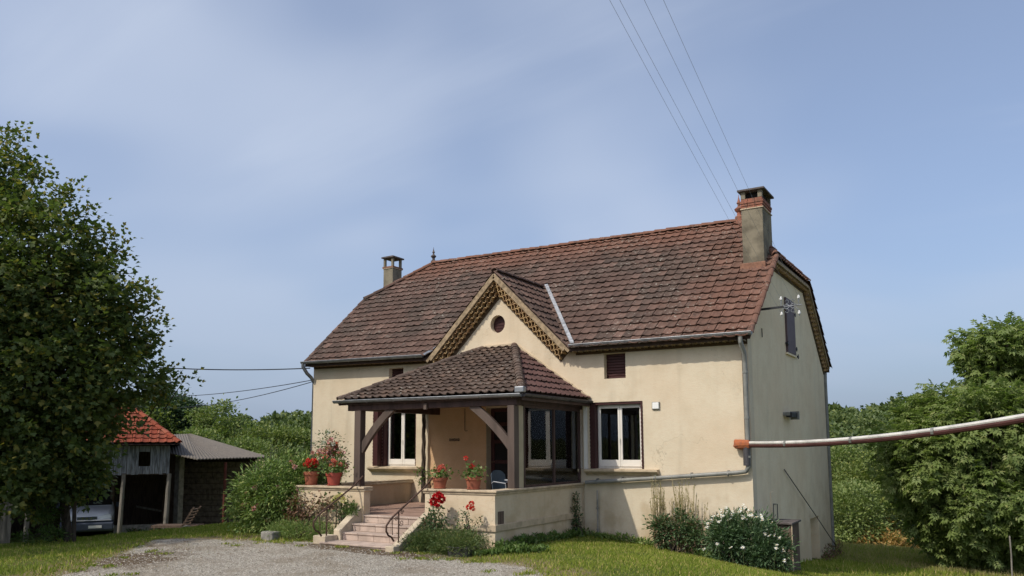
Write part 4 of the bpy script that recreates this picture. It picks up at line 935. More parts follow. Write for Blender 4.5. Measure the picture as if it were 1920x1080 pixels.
# foam end and long insulated pipe
ip = thing('insulated_pipe', 'long sagging insulated pipe running from the house corner out to the right', 'pipe', (12.4, -.15, 2.05))
s = MB(); s.lathe([(.05, -.14), (.085, -.12), (.095, -.02), (.08, .10), (.06, .12)], (0, 0, 0), 10); s.v = [(12.33 + v[2] * 1.3 + random.uniform(-.012, .012), -.13 + v[1] * .9, 2.06 + v[0] * 1.1 + random.uniform(-.014, .014)) for v in s.v]; s.build('foam_plug', 'foam_orange', ip)
end = at(1960, 760, 10.8); p0 = Vector((12.45, -.13, 2.06)); mids = []; NN = 14
for i in range(NN + 1):
    t = i / NN; p = p0.lerp(end + (end - p0) * .25, t); p.z -= .30 * 4 * t * (1 - t) * .6; mids.append(p)
MB().tube([m + Vector((0, 0, .022)) for m in mids], .036, 8).build('cladding', 'pipe_white', ip, smooth=True)
s = MB()
for i in range(NN): a, b = mids[i] - Vector((0, 0, .03)), mids[i + 1] - Vector((0, 0, .03)); s.tube([a, b], .042, 8)
s.build('underside', 'pipe_brown', ip)
s = MB()
for i in (2, 5, 8, 11): s.tube([mids[i] + Vector((-.02, .01, 0)), mids[i] + Vector((.02, -.01, 0))], .062, 8)
s.build('clip', 'grey_pipe', ip)
pe = mids[-1]; tag(MB().tube([(pe.x, pe.y, tz(pe.x, pe.y) - .3), (pe.x, pe.y, pe.z + .3)], .08, 10).build('wooden_post', 'pole_wood'), 'wooden post carrying the far end of the insulated pipe', 'post')
# ------------------------------------------------------------------ overhead wires
def wire(a, b, sagz, r, label, mat='cable_grey', n=28, group=None):
    a, b = Vector(a), Vector(b); pts = []
    for i in range(n + 1):
        t = i / n; p = a.lerp(b, t); p.z -= sagz * 4 * t * (1 - t); pts.append(p)
    return tag(MB().tube(pts, r, 5).build('overhead_wire', mat), label, 'wire', group)
names4 = ['thin overhead wire, leftmost of the four crossing the sky above the roof', 'thin overhead wire, second from the left of the four above the roof', 'thin overhead wire, third from the left of the four above the roof', 'thin overhead wire, rightmost of the four crossing the sky above the roof']
for k, (u, i) in enumerate(zip((1143, 1162, 1208, 1244), (2, 0, 3, 1))):
    q = Vector(INS[i]); tp = at(u, 0, 7.0) + Vector((0, 0, .12)); e = q + (tp - q) * 2.0
    wire(q, e, .12, .0017, names4[k], 'cable_grey', 40, 'overhead wires above the roof')
c0 = Vector((-.05, -.1, 4.32))
wire(c0, at(290, 670, 24) + (at(290, 670, 24) - c0) * 1.2, .30, .016, 'thick dark cable from the left eaves corner towards the big tree', 'cable_black', 24, 'cables left of the house')
wire((-.03, -.02, 3.98), at(330, 730, 34) + (at(330, 730, 34) - Vector((-.03, -.02, 3.98))) * .8, .3, .012, 'upper of the two thin cables left of the house', 'cable_black', 24, 'cables left of the house')
wire((-.03, -.02, 3.93), at(350, 746, 34) + (at(350, 746, 34) - Vector((-.03, -.02, 3.93))) * .8, .4, .012, 'lower of the two thin cables left of the house', 'cable_black', 24, 'cables left of the house')
# ------------------------------------------------------------------ pots
def pot(name, label, loc, r=.15, h=.24, mat='terracotta', flower='petal_red', seed=1, tall=0., nfl=5, spread=1., fr=.05, low=False):
    rs = np.random.default_rng(seed); o = thing(name, label, 'flower pot', loc, group='geranium pots on the parapet')
    x, y, z = loc
    MB().lathe([(r * .72, 0), (r * .96, h * .74), (r * 1.06, h * .75), (r * 1.10, h), (r * 1.0, h), (r * .92, h * .86), (0.01, h * .86)], loc, 22).build('pot', mat, o, smooth=True)
    MB().lathe([(r * .8, 0.002), (r * .95, .018), (r * .92, .022), (.01, .015)], loc, 20).build('saucer', mat, o)
    n = 170; c = np.array([x, y, z + h + .07 * spread]); g = rs.normal(size=(n, 3)) * np.array([.11, .11, .055]) * spread; p = c + g
    d = g * 3 + rs.normal(size=g.shape) * .5
    leaves('foliage', p, d, .045 + .03 * rs.random(n), L_lobed(), 'leaf_geranium', o, .9, rs=rs)
    st_ = MB(); FP = []
    for k in range(nfl):
        a = rs.random() * 6.28; rr = rs.random() * .15 * spread; tip = Vector((x + math.cos(a) * rr, y + math.sin(a) * rr, z + h + .13 + rs.random() * .10 + tall * (1 if k == 0 else rs.random() * .3)))
        st_.tube([(x + math.cos(a) * rr * .3, y + math.sin(a) * rr * .3, z + h), tip], .005, 4); FP.append(tip)
    st_.build('stems', 'stem_green', o)
    for tip in FP:
        m = 60; g = rs.normal(size=(m, 3)); g /= np.linalg.norm(g, axis=1, keepdims=True); leaves('flower_head', np.array(tip) + g * fr * .5, g + rs.normal(size=g.shape) * .3, fr * .6, L_kite(.8), flower, o, .2, rs=rs)
    return o
pot('potted_geranium', 'terracotta pot of dense bright red geraniums at the left end of the parapet', (3.62, -3.62, ZC), .165, .30, 'terracotta', 'petal_red', 3, .05, 16, 1.3, .062)
pot('potted_geranium', 'red pot with sparse geraniums, next to the porch post on the left parapet', (4.30, -3.62, ZC), .165, .28, 'red_plastic_pot', 'petal_coral', 4, .10, 7, 1.2, .05)
pot('potted_geranium', 'terracotta pot with pale coral geraniums, just right of the steps', (7.22, -3.68, ZC), .145, .22, 'terracotta', 'petal_coral', 5, .04, 8, 1.1, .05)
pot('potted_geranium', 'terracotta pot with one tall red bloom, near the porch corner post', (8.03, -3.68, ZC), .155, .25, 'terracotta', 'petal_red', 6, .20, 3, 1.1, .05)
sp_ = thing('potted_shrub', 'tall loose pale green shrub in a pot behind the geraniums on the terrace', 'potted plant', (3.95, -3.25, ZF))
MB().lathe([(.12, 0), (.17, .3), (.18, .3), (.16, .27), (.01, .27)], (3.95, -3.25, ZF), 16).build('pot', 'red_plastic_pot', sp_)
def stalks(o, c, n, h, sp, rs, r=.005, mat='stem_green', lf=None, per=12, ls=.07, templ=None, bend=.3, z0=0.):
    mb = MB(); P = []; Dv = []
    for k in range(n):
        a = rs.random() * 6.28; s = sp * math.sqrt(rs.random()); hh = h * (.55 + .5 * rs.random()); b = Vector((c[0] + math.cos(a) * s * .35, c[1] + math.sin(a) * s * .35, c[2] + z0)); t = Vector((c[0] + math.cos(a) * s, c[1] + math.sin(a) * s, c[2] + z0 + hh)); m = b.lerp(t, .55) + Vector((0, 0, hh * .06)) - (t - b) * 0
        mb.tube([b, m, t], [r, r * .8, r * .4], 4, cap=False)
        for j in range(per):
            u = .25 + .75 * rs.random(); P.append(b.lerp(t, u) + Vector(rs.normal(size=3) * .012)); Dv.append((math.cos(rs.random() * 6.28) * .8, math.sin(rs.random() * 6.28) * .8, .5 + rs.random() * .5))
    mb.build('stems', mat, o, kind='stuff')
    if lf: leaves('foliage', np.array([tuple(p) for p in P]), np.array(Dv), ls * (.7 + .5 * rs.random(len(P))), templ or L_kite(.3), lf, o, .5, rs=rs)
stalks(sp_, (3.95, -3.25, ZF + .25), 12, 1.15, .30, np.random.default_rng(9), .007, 'stem_green', 'leaf_geranium', 26, .10, L_kite(.35))
wp = thing('white_planter', 'small pale planter with a trailing plant on the left terrace wall', 'planter', (4.55, -.35, ZF))
# ------------------------------------------------------------------ table and chairs
def chair(loc, rz_, label):
    o = thing('garden_chair', label, 'chair', loc, rz_, 'blue grey garden chairs on the terrace')
    MB().box(-.22, .22, -.22, .22, .41, .435).build('seat', 'chair_blue', o, local=True, bevel=.01)
    b = MB(); K = 8; vs = []
    for i in range(K + 1):
        x = -.21 + .42 * i / K; top = .90 - .10 * abs(2 * i / K - 1) ** 3; yb = .23 + .04 * (1 - (2 * i / K - 1) ** 2)
        vs += [(x, yb, .47), (x, yb + .06, top), (x, yb + .014, .47), (x, yb + .074, top)]
    fs = []
    for i in range(K): a = i * 4; c = a + 4; fs += [(a, c, c + 1, a + 1), (a + 2, a + 3, c + 3, c + 2), (a + 1, c + 1, c + 3, a + 3), (a, a + 2, c + 2, c)]
    fs += [(0, 1, 3, 2), (K * 4, K * 4 + 2, K * 4 + 3, K * 4 + 1)]; b.add(vs, fs); b.build('backrest', 'chair_blue', o, local=True)
    for sx in (-1, 1):
        MB().tube([(sx * .20, -.20, .41), (sx * .23, -.24, 0)], .012, 6).build('leg', 'table_white', o, local=True); MB().tube([(sx * .20, .20, .41), (sx * .23, .27, 0)], .012, 6).build('leg', 'table_white', o, local=True)
        MB().tube([(sx * .22, -.20, .42), (sx * .24, -.20, .63), (sx * .24, .18, .66), (sx * .22, .26, .62)], .011, 6).build('arm', 'table_white', o, local=True)
    return o
chair((7.62, -1.75, ZF), R_(75), 'blue grey garden chair left of the small table, nearest the door'); chair((8.05, -1.15, ZF), R_(20), 'blue grey garden chair behind the small table by the porch post')
tb = thing('garden_table', 'small round pale garden table between the chairs on the terrace', 'table', (8.0, -1.9, ZF))
MB().lathe([(.30, .69), (.31, .70), (.31, .712), (.29, .715), (.01, .715)], (8.0, -1.9, ZF), 24).build('table_top', 'table_white', tb)
for k in range(3): a = k * 2.09 + .4; MB().tube([(8.0 + .08 * math.cos(a), -1.9 + .08 * math.sin(a), ZF + .69), (8.0 + .26 * math.cos(a), -1.9 + .26 * math.sin(a), ZF)], .012, 6).build('leg', 'table_white', tb)
COL.objects.unlink(wp); bpy.data.objects.remove(wp)
# ------------------------------------------------------------------ shrubs and flowers by the house
def bush(name, label, cat, base, ells, ncl, per, cr, size, templ, mat, seed, droop=.1, shell=.6, stemn=8, smat='bark', group=None, extra=None, nrm_up=.5, thick=.02):
    rs = np.random.default_rng(seed); o = thing(name, label, cat, base, 0, group); ob, C = crown('foliage', ells, ncl, per, cr, size, templ, mat, o, rs, droop, shell, .8, nrm_up)
    mb = MB(); idx = rs.choice(len(C), min(stemn, len(C)), replace=False)
    for j in idx:
        c = Vector(C[j]); b = Vector(base) + Vector((rs.normal() * .06, rs.normal() * .06, -.03)); m = b.lerp(c, .5) + Vector((0, 0, (c - b).length * .12)); mb.tube([b, m, c], [thick, thick * .6, thick * .2], 5, cap=False)
    mb.build('stems', smat, o, kind='stuff'); return o, C, rs
def blossoms(o, pts, r, mat, rs, m=26, nm='flower', out=0.):
    for p in pts:
        if nm == 'flower' and out: q = np.array(p, float); dv = np.array(CAM) - q; p = q + dv / np.linalg.norm(dv) * out + np.array((0, 0, out * .3))
        g = rs.normal(size=(m, 3)); g /= np.linalg.norm(g, axis=1, keepdims=True); g[:, 1] -= .3
        leaves(nm, np.array(p) + g * r * .35, g + rs.normal(size=g.shape) * .25, r * .85, L_kite(.9, .2), mat, o, .2, rs=rs)
G = lambda x, y: tz(x, y)
# big oleander / rose mass left of terrace
b0 = (2.6, -3.6, G(2.6, -3.6))
o, C, rs = bush('oleander_bush', 'big dense oleander bush with pink blossoms at the left end of the terrace', 'bush', b0,
    [(2.75, -3.6, .95, .85, .6, .95), (2.2, -3.75, .55, .75, .5, .6), (3.1, -3.2, 1.25, .5, .5, .55), (1.75, -3.9, .85, .35, .3, .45), (2.45, -3.9, 1.0, .55, .4, .7)], 560, 30, .17, .11, L_kite(.32), 'leaf_oleander', 11, .1, .35, 18)
vis = [p for p in C if p[1] < -3.5]; blossoms(o, [vis[i] for i in rs.choice(len(vis), 30, replace=False)], .06, 'petal_pink', rs, out=.16)
o, C, rs = bush('climbing_rose', 'tall airy rose shrub with pink and white blooms behind the leftmost pot', 'bush', (3.1, -2.6, 0.05), [(3.2, -2.6, 1.55, .45, .4, .55), (3.0, -2.5, 2.0, .3, .3, .4)], 120, 16, .14, .06, L_kite(.55), 'leaf_rose', 12, .1, .4, 16)
vis = list(C); blossoms(o, [vis[i] for i in rs.choice(len(vis), 16, replace=False)], .10, 'petal_pink', rs, out=.12); blossoms(o, [vis[i] for i in rs.choice(len(vis), 6, replace=False)], .08, 'petal_coral', rs, out=.15); blossoms(o, [vis[i] for i in rs.choice(len(vis), 5, replace=False)], .055, 'petal_white', rs, out=.12)
# low juniper-like covers
def lowcover(label, base, ells, seed, mat='leaf_juniper', n=260): return bush('low_shrub', label, 'shrub', base, ells, n, 34, .10, .055, L_kite(.22), mat, seed, -.25, .3, 8, 'bark', 'low shrubs along the terrace')
lowcover('low spreading dark green shrub left of the steps', (4.0, -4.35, .08), [(4.2, -4.25, .22, .75, .38, .26), (3.5, -4.3, .2, .5, .35, .22)], 13, 'leaf_oleander')
lowcover('low yellow-green shrub just right of the steps', (7.45, -4.35, .08), [(7.5, -4.40, .20, .50, .42, .24)], 14)
lowcover('low shrub spilling over the dark planter at the terrace corner', (8.25, -4.45, .08), [(8.2, -4.45, .30, .55, .42, .20), (8.45, -4.75, .25, .35, .2, .14), (8.0, -4.7, .14, .3, .25, .14)], 15)
rs = np.random.default_rng(77)
pl_ = thing('dark_planter', 'dark grey trough planter almost hidden by the shrub at the terrace corner', 'planter', (8.45, -4.72, .06)); MB().box(8.24, 8.66, -4.84, -4.58, .04, .22).build('trough', 'zinc_dark', pl_, bevel=.02); MB().box(8.22, 8.68, -4.86, -4.56, .22, .25).build('rim', 'zinc_dark', pl_, bevel=.008)
sb = MB(); sb.box(3.22, 3.58, -4.68, -4.42, .0, .26); tag(sb.build('stone_block', 'plinth_stone', bevel=.03), 'squat grey stone block in front of the oleander bush', 'stone')
# red-brown climber over left terrace wall
o, C, rs = bush('wall_climber', 'reddish-leaved climber against the left part of the terrace wall', 'climber', (3.6, -3.95, .08), [(3.75, -4.0, .72, .45, .10, .28), (4.4, -4.0, .85, .35, .08, .15), (3.4, -3.95, .5, .25, .12, .35)], 60, 14, .10, .075, L_kite(.7), 'leaf_redbrown', 16, .3, .3, 14)
o, C, rs = bush('yellow_rose', 'small rose with pale yellow blooms beside the left handrail', 'rose', (4.86, -4.0, .1), [(4.88, -4.0, .75, .22, .12, .30)], 26, 11, .09, .06, L_kite(.65), 'leaf_rose', 17, .1, .3, 9)
blossoms(o, [(4.83, -4.07, .98), (4.93, -4.06, 1.02), (5.0, -4.05, .93), (4.74, -4.05, .93)], .075, 'petal_yellow', rs)
bush('green_tuft', 'small bright green tuft on the left side wall of the steps', 'plant', (5.12, -3.95, .5), [(5.12, -3.98, .75, .18, .10, .13)], 30, 16, .06, .07, L_kite(.25), 'leaf_geranium', 18, -.4, .2, 4)
o, C, rs = bush('red_rose', 'rose bush with large crimson blooms right of the steps', 'rose', (7.45, -4.15, .1), [(7.40, -4.15, .48, .28, .18, .34), (7.5, -4.1, .75, .12, .1, .2)], 60, 15, .10, .06, L_kite(.65), 'leaf_rose', 19, .1, .3, 10)
blossoms(o, [(7.44, -4.1, 1.06), (7.52, -4.1, 1.10), (7.39, -4.12, .98), (7.50, -4.12, .96), (7.56, -4.09, 1.03)], .085, 'petal_crimson', rs, 34)
o, C, rs = bush('coral_rose', 'slender rose with a few coral red blooms near the terrace corner', 'rose', (8.22, -4.1, .1), [(8.22, -4.1, .62, .25, .14, .30)], 30, 9, .09, .05, L_kite(.65), 'leaf_rose', 20, .1, .3, 9)
blossoms(o, [(8.27, -4.1, .97), (8.22, -4.12, .90), (8.30, -4.1, .88)], .055, 'petal_red', rs)
bush('wall_ivy', 'narrow climbing plant where the terrace wall meets the house', 'climber', (8.72, -.55, -.02), [(8.68, -.55, .48, .05, .14, .48)], 55, 10, .05, .05, L_kite(.7), 'leaf_rose', 21, .1, .2, 6)
# tall dry grasses + shrub at wall
tg = thing('tall_dry_grass', 'tall straw-coloured dry stalks against the wall between pipe and daisies', 'plant', (10.95, -.45, G(10.95, -.45)))
rs = np.random.default_rng(41)
for cx, n, h in ((10.62, 26, 1.05), (10.95, 14, .85), (11.22, 24, 1.15), (11.5, 12, .9)):
    pass
mbs = MB(); P = []; Dv = []
for cx, n, h, sp in ((10.58, 34, 1.25, .07), (10.9, 14, .95, .10), (11.12, 28, 1.3, .09), (11.38, 16, 1.2, .22)):
    for k in range(n):
        bx, by = cx + rs.normal() * .06, -.42 + rs.normal() * .08; hh = h * (.75 + .5 * rs.random()); tx, ty = bx + rs.normal() * sp, by + rs.normal() * .08; z = G(bx, by) - .02
        mbs.tube([(bx, by, z), ((bx + tx) / 2 - .01, (by + ty) / 2, z + hh * .55), (tx, ty, z + hh)], [.008, .007, .004], 4, cap=False)
        for j in range(7): u = .6 + .4 * rs.random(); P.append((bx + (tx - bx) * u, by + (ty - by) * u, z + hh * u)); Dv.append(tuple(rs.normal(size=3) * .4 + np.array((0, 0, 1))))
mbs.build('stems', 'dry_stem', tg, kind='stuff'); leaves('seed_heads', np.array(P), np.array(Dv), .06, L_kite(.22), 'grass_dry', tg, .3, rs=rs)
bush('wall_shrub', 'dark green shrub with reddish stems at the foot of the dry stalks', 'shrub', (10.95, -.6, G(10.95, -.6)), [(10.72, -.62, .30, .26, .2, .30), (11.15, -.6, .36, .16, .2, .40), (11.45, -.62, .24, .22, .2, .28)], 170, 18, .10, .075, L_kite(.45), 'leaf_rose', 22, .1, .3, 14)
# daisies
db = (12.6, -1.0, G(12.6, -1.0))
o, C, rs = bush('daisy_bush', 'rounded leafy bush of white daisies at the right corner of the house', 'bush', db, [(12.55, -.85, .18, .72, .45, .52), (12.2, -.9, .2, .4, .4, .46), (13.0, -.95, .02, .38, .38, .42)], 420, 26, .12, .10, L_kite(.26), 'leaf_daisy', 23, -.3, .35, 12)
mbs = MB(); DP = []
for k in range(68):
    x = 12.6 + rs.uniform(-.78, .75); y = -.95 + rs.uniform(-.42, .42); z = .66 - .45 * ((x - 12.45) / .8) ** 2 + rs.uniform(-.06, .20) - .25 * max(0, x - 12.7); 
    if k > 63: y = -1.38; z = rs.uniform(-.05, .3)
    mbs.tube([(x * .9 + 12.6 * .1, y * .9 - .095, z - .3), (x, y, z)], .004, 4, cap=False); DP.append((x, y, z))
mbs.build('flower_stems', 'stem_green', o, kind='stuff')
P = []; Dv = []; eye = MB()
for (x, y, z) in DP:
    n = Vector((rs.normal() * .25, -.5 + rs.normal() * .25, .8)).normalized(); u = n.orthogonal().normalized(); w = n.cross(u)
    for j in range(9): a = j * 6.28 / 9; d = u * math.cos(a) + w * math.sin(a); P.append((x, y, z)); Dv.append(tuple(d + n * .1))
    eye.lathe([(.012, 0), (.010, .008), (.002, .012)], (x, y, z), 6)
leaves('daisy_petals', np.array(P), np.array(Dv), .048, L_kite(.5, .03), 'petal_white', o, .8, rs=rs); eye.build('daisy_eyes', 'daisy_eye', o, kind='stuff')
# ------------------------------------------------------------------ trees
def tree(name, label, base, ells, ncl, per, cr, size, templ, mat, r0, top, seed, droop=.3, shell=.7, nb=26, group=None, nrm_up=.5, flat=.7, cat='tree', spray=0.):
    rs = np.random.default_rng(seed); o = thing(name, label, cat, base, 0, group); ob, C = crown('crown', ells, ncl, per, cr, size, templ, mat, o, rs, droop, shell, flat, nrm_up, spray)
    limbs(o, base, top, r0, C, rs, nb); return o, C, rs
def E(u, v, dep, ru, rv, rd=None):  # ellipsoid at an image place and depth, radii in metres
    p = at(u, v, dep); return (p.x, p.y, p.z, ru, rd or ru, rv)
bt = at(128, 1012, 19.9); bt.z = G(bt.x, bt.y)
# big tree at the left: stacked lobes following the sloping outline
T1 = [E(-10, 330, 20.5, .55, 1.0), E(-30, 430, 20.3, 1.3, 1.2), E(60, 470, 20, 1.3, 1.1), E(110, 560, 19.8, 1.5, 1.0), E(-60, 600, 19.8, 2.4, 1.6), E(160, 640, 20.2, 1.35, .95), E(205, 700, 20.4, 1.25, .75), E(60, 700, 19.3, 1.9, 1.3), E(155, 770, 19.8, .9, .75), E(40, 830, 19.2, 1.8, 1.1), E(70, 885, 19.6, 1.1, .5), E(-120, 760, 20, 2.2, 2.0)]
o, C, rs = tree('maple_tree', 'huge dark green broadleaf tree filling the left edge of the view', tuple(bt), T1, 1700, 44, .30, .135, L_lobed(), 'leaf_dark', .10, tuple(at(40, 560, 20.3)), 51, .30, .70, 60, flat=.6, spray=.95)
# scattered bright sprigs that break the outline
tips = [(8, 250), (28, 265), (20, 300), (68, 320), (70, 335), (108, 370), (122, 360), (160, 395), (150, 440), (205, 445), (212, 470), (218, 490), (235, 540), (268, 552), (250, 575), (240, 620), (285, 610), (278, 640), (255, 670), (300, 700), (340, 712), (300, 740), (90, 385), (40, 345), (180, 520), (200, 560), (262, 590)]
P = []; Dv = []
for (u, v) in tips:
    c = at(u, v, 20.3 + rs.normal() * .3); g = rs.normal(size=(60, 3)) * np.array((.16, .16, .12)); g = g + np.array((.45, .25, .22)) * (rs.random((60, 1)) - .4); P.append(np.array(c) + g); Dv.append(g * 3 + rs.normal(size=g.shape) * .3 + np.array((.3, -.1, .2)))
mbt = MB()
for (u, v) in tips:
    c = at(u, v, 20.3); b = c + Vector((-1.2, .3, -.9)) * .8; mbt.tube([b, b.lerp(c, .5) + Vector((0, 0, -.05)), c + Vector((.12, .05, .06))], [.022, .014, .005], 4, cap=False)
mbt.build('twigs', 'bark', o, kind='stuff')
leaves('sprigs', np.concatenate(P), np.concatenate(Dv), .11, L_lobed(), 'leaf_yellowish', o, .4, rs=rs, kind='stuff')
tr2 = at(125, 1014, 19.5); tr2.z = G(tr2.x, tr2.y)
o, C, rs = tree('young_tree', 'slender twin-stemmed young tree under the big tree, with bright leaves at right', tuple(tr2), [E(165, 885, 19.6, .38, .34), E(125, 905, 19.4, .55, .36), E(100, 870, 19.4, .6, .5)], 110, 26, .22, .12, L_lobed(), 'leaf_dark', .05, tuple(at(135, 880, 19.5)), 52, .3, .5, 10)
s = MB().tube([tr2 + Vector((.14, .1, -.05)), at(140, 940, 19.6), at(150, 890, 19.6)], [.055, .045, .03], 7); s.build('second_stem', 'bark', o)
# grassy clump / shrub at trunk
bush('trunk_shrub', 'light green weedy shrub growing round the slender tree trunk', 'shrub', (tr2.x - .5, tr2.y, tr2.z), [E(95, 960, 19.6, .22, .35), E(80, 1005, 19.3, .6, .16)], 60, 18, .10, .09, L_kite(.3), 'leaf_geranium', 53, -.2, .3, 8)
# walnut at the right
wb = at(1835, 1055, 23.5); wb.z = G(wb.x, wb.y)
T2 = [E(1890, 650, 23, 1.15, .55), E(1850, 690, 23, .5, .3), E(1758, 800, 22.6, .95, .75), E(1745, 860, 22, 1.15, .9), E(1850, 800, 22, 2.0, 1.0), E(1930, 740, 23, 1.5, 1.2), E(1800, 920, 21.8, 1.35, .85), E(1880, 930, 21.6, 1.7, 1.0), E(1960, 900, 22, 2.0, 1.6), E(1765, 960, 22.5, .8, .5), E(1835, 1000, 22, 1.2, .40)]
o, C, rs = tree('walnut_tree', 'big light green walnut tree with drooping leaves at the right edge', tuple(wb), T2, 1500, 22, .28, .26, L_pinnate(), 'leaf_walnut', .19, tuple(at(1890, 640, 23)), 54, .75, .68, 60, None, .75, spray=.7)
# sapling stem right foreground
tag(MB().tube([at(1897, 1085, 19) - Vector((0, 0, .4)), at(1896, 1040, 19), at(1893, 1005, 19)], .018, 6).build('garden_stake', 'pole_wood'), 'thin wooden stake standing in the field at the far right', 'stake')
# bushes in front of the walnut wood (right, mid distance)
def rbush(u, v, dep, ru, rv, mat, seed, label, n=150, sz=.16, templ=None):
    k_ = 1.3; dep *= k_; ru *= k_; rv *= k_; p = at(u, v, dep); z = G(p.x, p.y); return bush('field_bush', label, 'bush', (p.x, p.y, z), [(p.x, p.y, p.z, ru, ru, rv)], int(n * 1.5), 30, ru * .17, sz, templ or L_kite(.5), mat, seed, .1, .6, 8, 'bark', 'bushes at the edge of the field')
rbush(1600, 985, 26, 1.1, 1.3, 'leaf_wood_light', 61, 'dense mid-green bush just right of the house corner'); rbush(1660, 1030, 25, .85, .45, 'leaf_orange', 62, 'low rusty orange bush at the foot of the trees', 90)
rbush(1700, 985, 27, .9, .9, 'leaf_wood_light', 63, 'green bush with yellow tinge behind the rusty bush'); rbush(1655, 1005, 26.5, .5, .55, 'leaf_orange', 64, 'tall orange-tinted bush between the two green ones', 60)
rbush(1750, 1030, 26, 1.3, .5, 'leaf_wood_mid', 65, 'low dark bush under the walnut tree, left part'); rbush(1860, 1030, 26.5, 1.6, .6, 'leaf_wood_mid', 66, 'low dark bush under the walnut tree, right part')
rbush(1570, 1000, 29, .9, 1.0, 'leaf_wood_mid', 67, 'dark bush half hidden by the right house corner')
# mid-distance trees, right of the house
def far_tree(u, vtop, dep, w, mat, seed, label, group, templ=None, sz=None, n=None):
    rs = np.random.default_rng(seed); tp = at(u, vtop, dep); z0 = G(tp.x, tp.y); H = tp.z - z0; cz = z0 + H * .6
    ells = [(tp.x, tp.y, cz, w * .42, w * .42, H * .38), (tp.x, tp.y, z0 + H * .82, w * .25, w * .25, H * .17)]
    for k in range(5): a = rs.random() * 6.28; ells.append((tp.x + math.cos(a) * w * .27, tp.y + math.sin(a) * w * .27, z0 + H * (.40 + .35 * rs.random()), w * .22, w * .22, H * .20))
    s = sz or dep * .0038; return tree('woodland_tree', label, (tp.x, tp.y, z0), ells, n or 340, 42, w * .085, s, templ or L_kite(.7), mat, w * .03, (tp.x, tp.y, z0 + H * .6), seed, .15, .7, 10, group, .5, .8)
gr_ = 'trees on the slope right of the house'
for i, a in enumerate(((1575, 842, 48, 5.5, 'leaf_wood_light', 'mid-green tree right beside the gable, half hidden'), (1640, 858, 44, 4.6, 'leaf_wood_mid', 'rounded mid-green tree left of the walnut'), (1690, 830, 50, 5.0, 'leaf_wood_mid', 'dark tree showing behind the left edge of the walnut'), (1600, 910, 38, 4.0, 'leaf_wood_light', 'lighter low tree near the foot of the slope'), (1665, 915, 36, 4.2, 'leaf_wood_mid', 'low tree below the pipe, left of the walnut crown'), (1740, 770, 60, 6, 'leaf_wood_dark', 'dark tree rising behind the walnut crown'), (1560, 780, 66, 6.5, 'leaf_wood_dark', 'dark tree high on the slope beside the gable'), (1620, 790, 70, 6.5, 'leaf_wood_dark', 'dark tree on the slope, second from the gable'))):
    far_tree(a[0], a[1], a[2], a[3], a[4], 70 + i, a[5], gr_)
# trees left, behind the barn
gl_ = 'trees behind the barn'
for i, a in enumerate(((270, 745, 60, 6.5, 'leaf_wood_mid', 'broad tree right behind the red barn roof'), (315, 730, 62, 5.6, 'leaf_wood_deep', 'tallest tree behind the barn'), (357, 752, 64, 5, 'leaf_wood_deep', 'dark tree right of the tallest one behind the barn'), (412, 755, 60, 5.4, 'leaf_wood_light', 'rounded pale green tree in the middle behind the shed'), (452, 786, 66, 4.0, 'leaf_wood_deep', 'small tree right of the pale green one'), (505, 800, 58, 6.5, 'leaf_wood_mid', 'wide bushy tree above the right end of the shed roof'), (555, 808, 60, 5.2, 'leaf_wood_mid', 'bushy tree beside the left house corner'), (375, 805, 52, 4.0, 'leaf_wood_light', 'low tree peeping over the grey shed roof'), (460, 826, 50, 4.6, 'leaf_wood_light', 'low bush-like tree behind the right tip of the shed roof'), (545, 845, 50, 4.6, 'leaf_wood_dark', 'low dark tree between shed and house'), (220, 740, 60, 6, 'leaf_wood_dark', 'dark tree half hidden behind the big tree'))):
    far_tree(a[0], a[1], a[2], a[3], a[4], 90 + i, a[5], gl_)
bush('bare_shrub', 'greyish thinly leaved shrub right of the shed roof', 'shrub', tuple(at(505, 1000, 40)), [E(510, 855, 40, .9, .8)], 60, 6, .25, .18, L_kite(.3), 'leaf_wood_light', 120, .1, .3, 30, 'pole_wood')
# far woods on the hills: one mass
rs = np.random.default_rng(200); PP = []; DD = []; SS = []
def woods(u0, u1, dep0, dep1, n, topf):
    for k in range(n):
        u = rs.uniform(u0, u1); dep = rs.uniform(dep0, dep1); p = at(u, 838, dep); z0 = G(p.x, p.y); H = topf(u, dep) * rs.uniform(.62, 1.15); w = rs.uniform(2.2, 3.6)
        m = int(620); g = rs.normal(size=(m, 3)); g /= np.linalg.norm(g, axis=1, keepdims=True); g[:, 2] = np.abs(g[:, 2]) * 1.1 - .25
        lump = 1 + .18 * np.sin(g[:, 0:1] * 7 + k) * np.cos(g[:, 1:2] * 6 + g[:, 2:3] * 5)
        PP.append(np.array((p.x, p.y, z0 + H * .55)) + g * lump * np.array((w, w, H * .42)) * (.8 + .25 * rs.random((m, 1)))); DD.append(g * .6 + rs.normal(size=g.shape) * .6); SS.append(np.full(m, dep * .0050) * (.6 + .8 * rs.random(m)))
def topR(u, dep): return 9.0 if dep > 110 else 7.5
woods(1420, 2100, 85, 170, 200, topR); woods(1480, 2100, 52, 85, 78, lambda u, d: 6.0); woods(2100, 3200, 60, 150, 60, topR); woods(640, 1420, 90, 160, 60, topR); woods(-500, 150, 70, 150, 50, topR); woods(150, 430, 80, 150, 60, lambda u, d: 5.5); woods(430, 640, 85, 160, 70, lambda u, d: 7.0 + (u - 430) * .012)
leaves('far_woods', np.concatenate(PP), np.concatenate(DD), np.concatenate(SS), L_kite(.8), 'leaf_wood_dark', None, .5, kind='stuff', rs=rs)
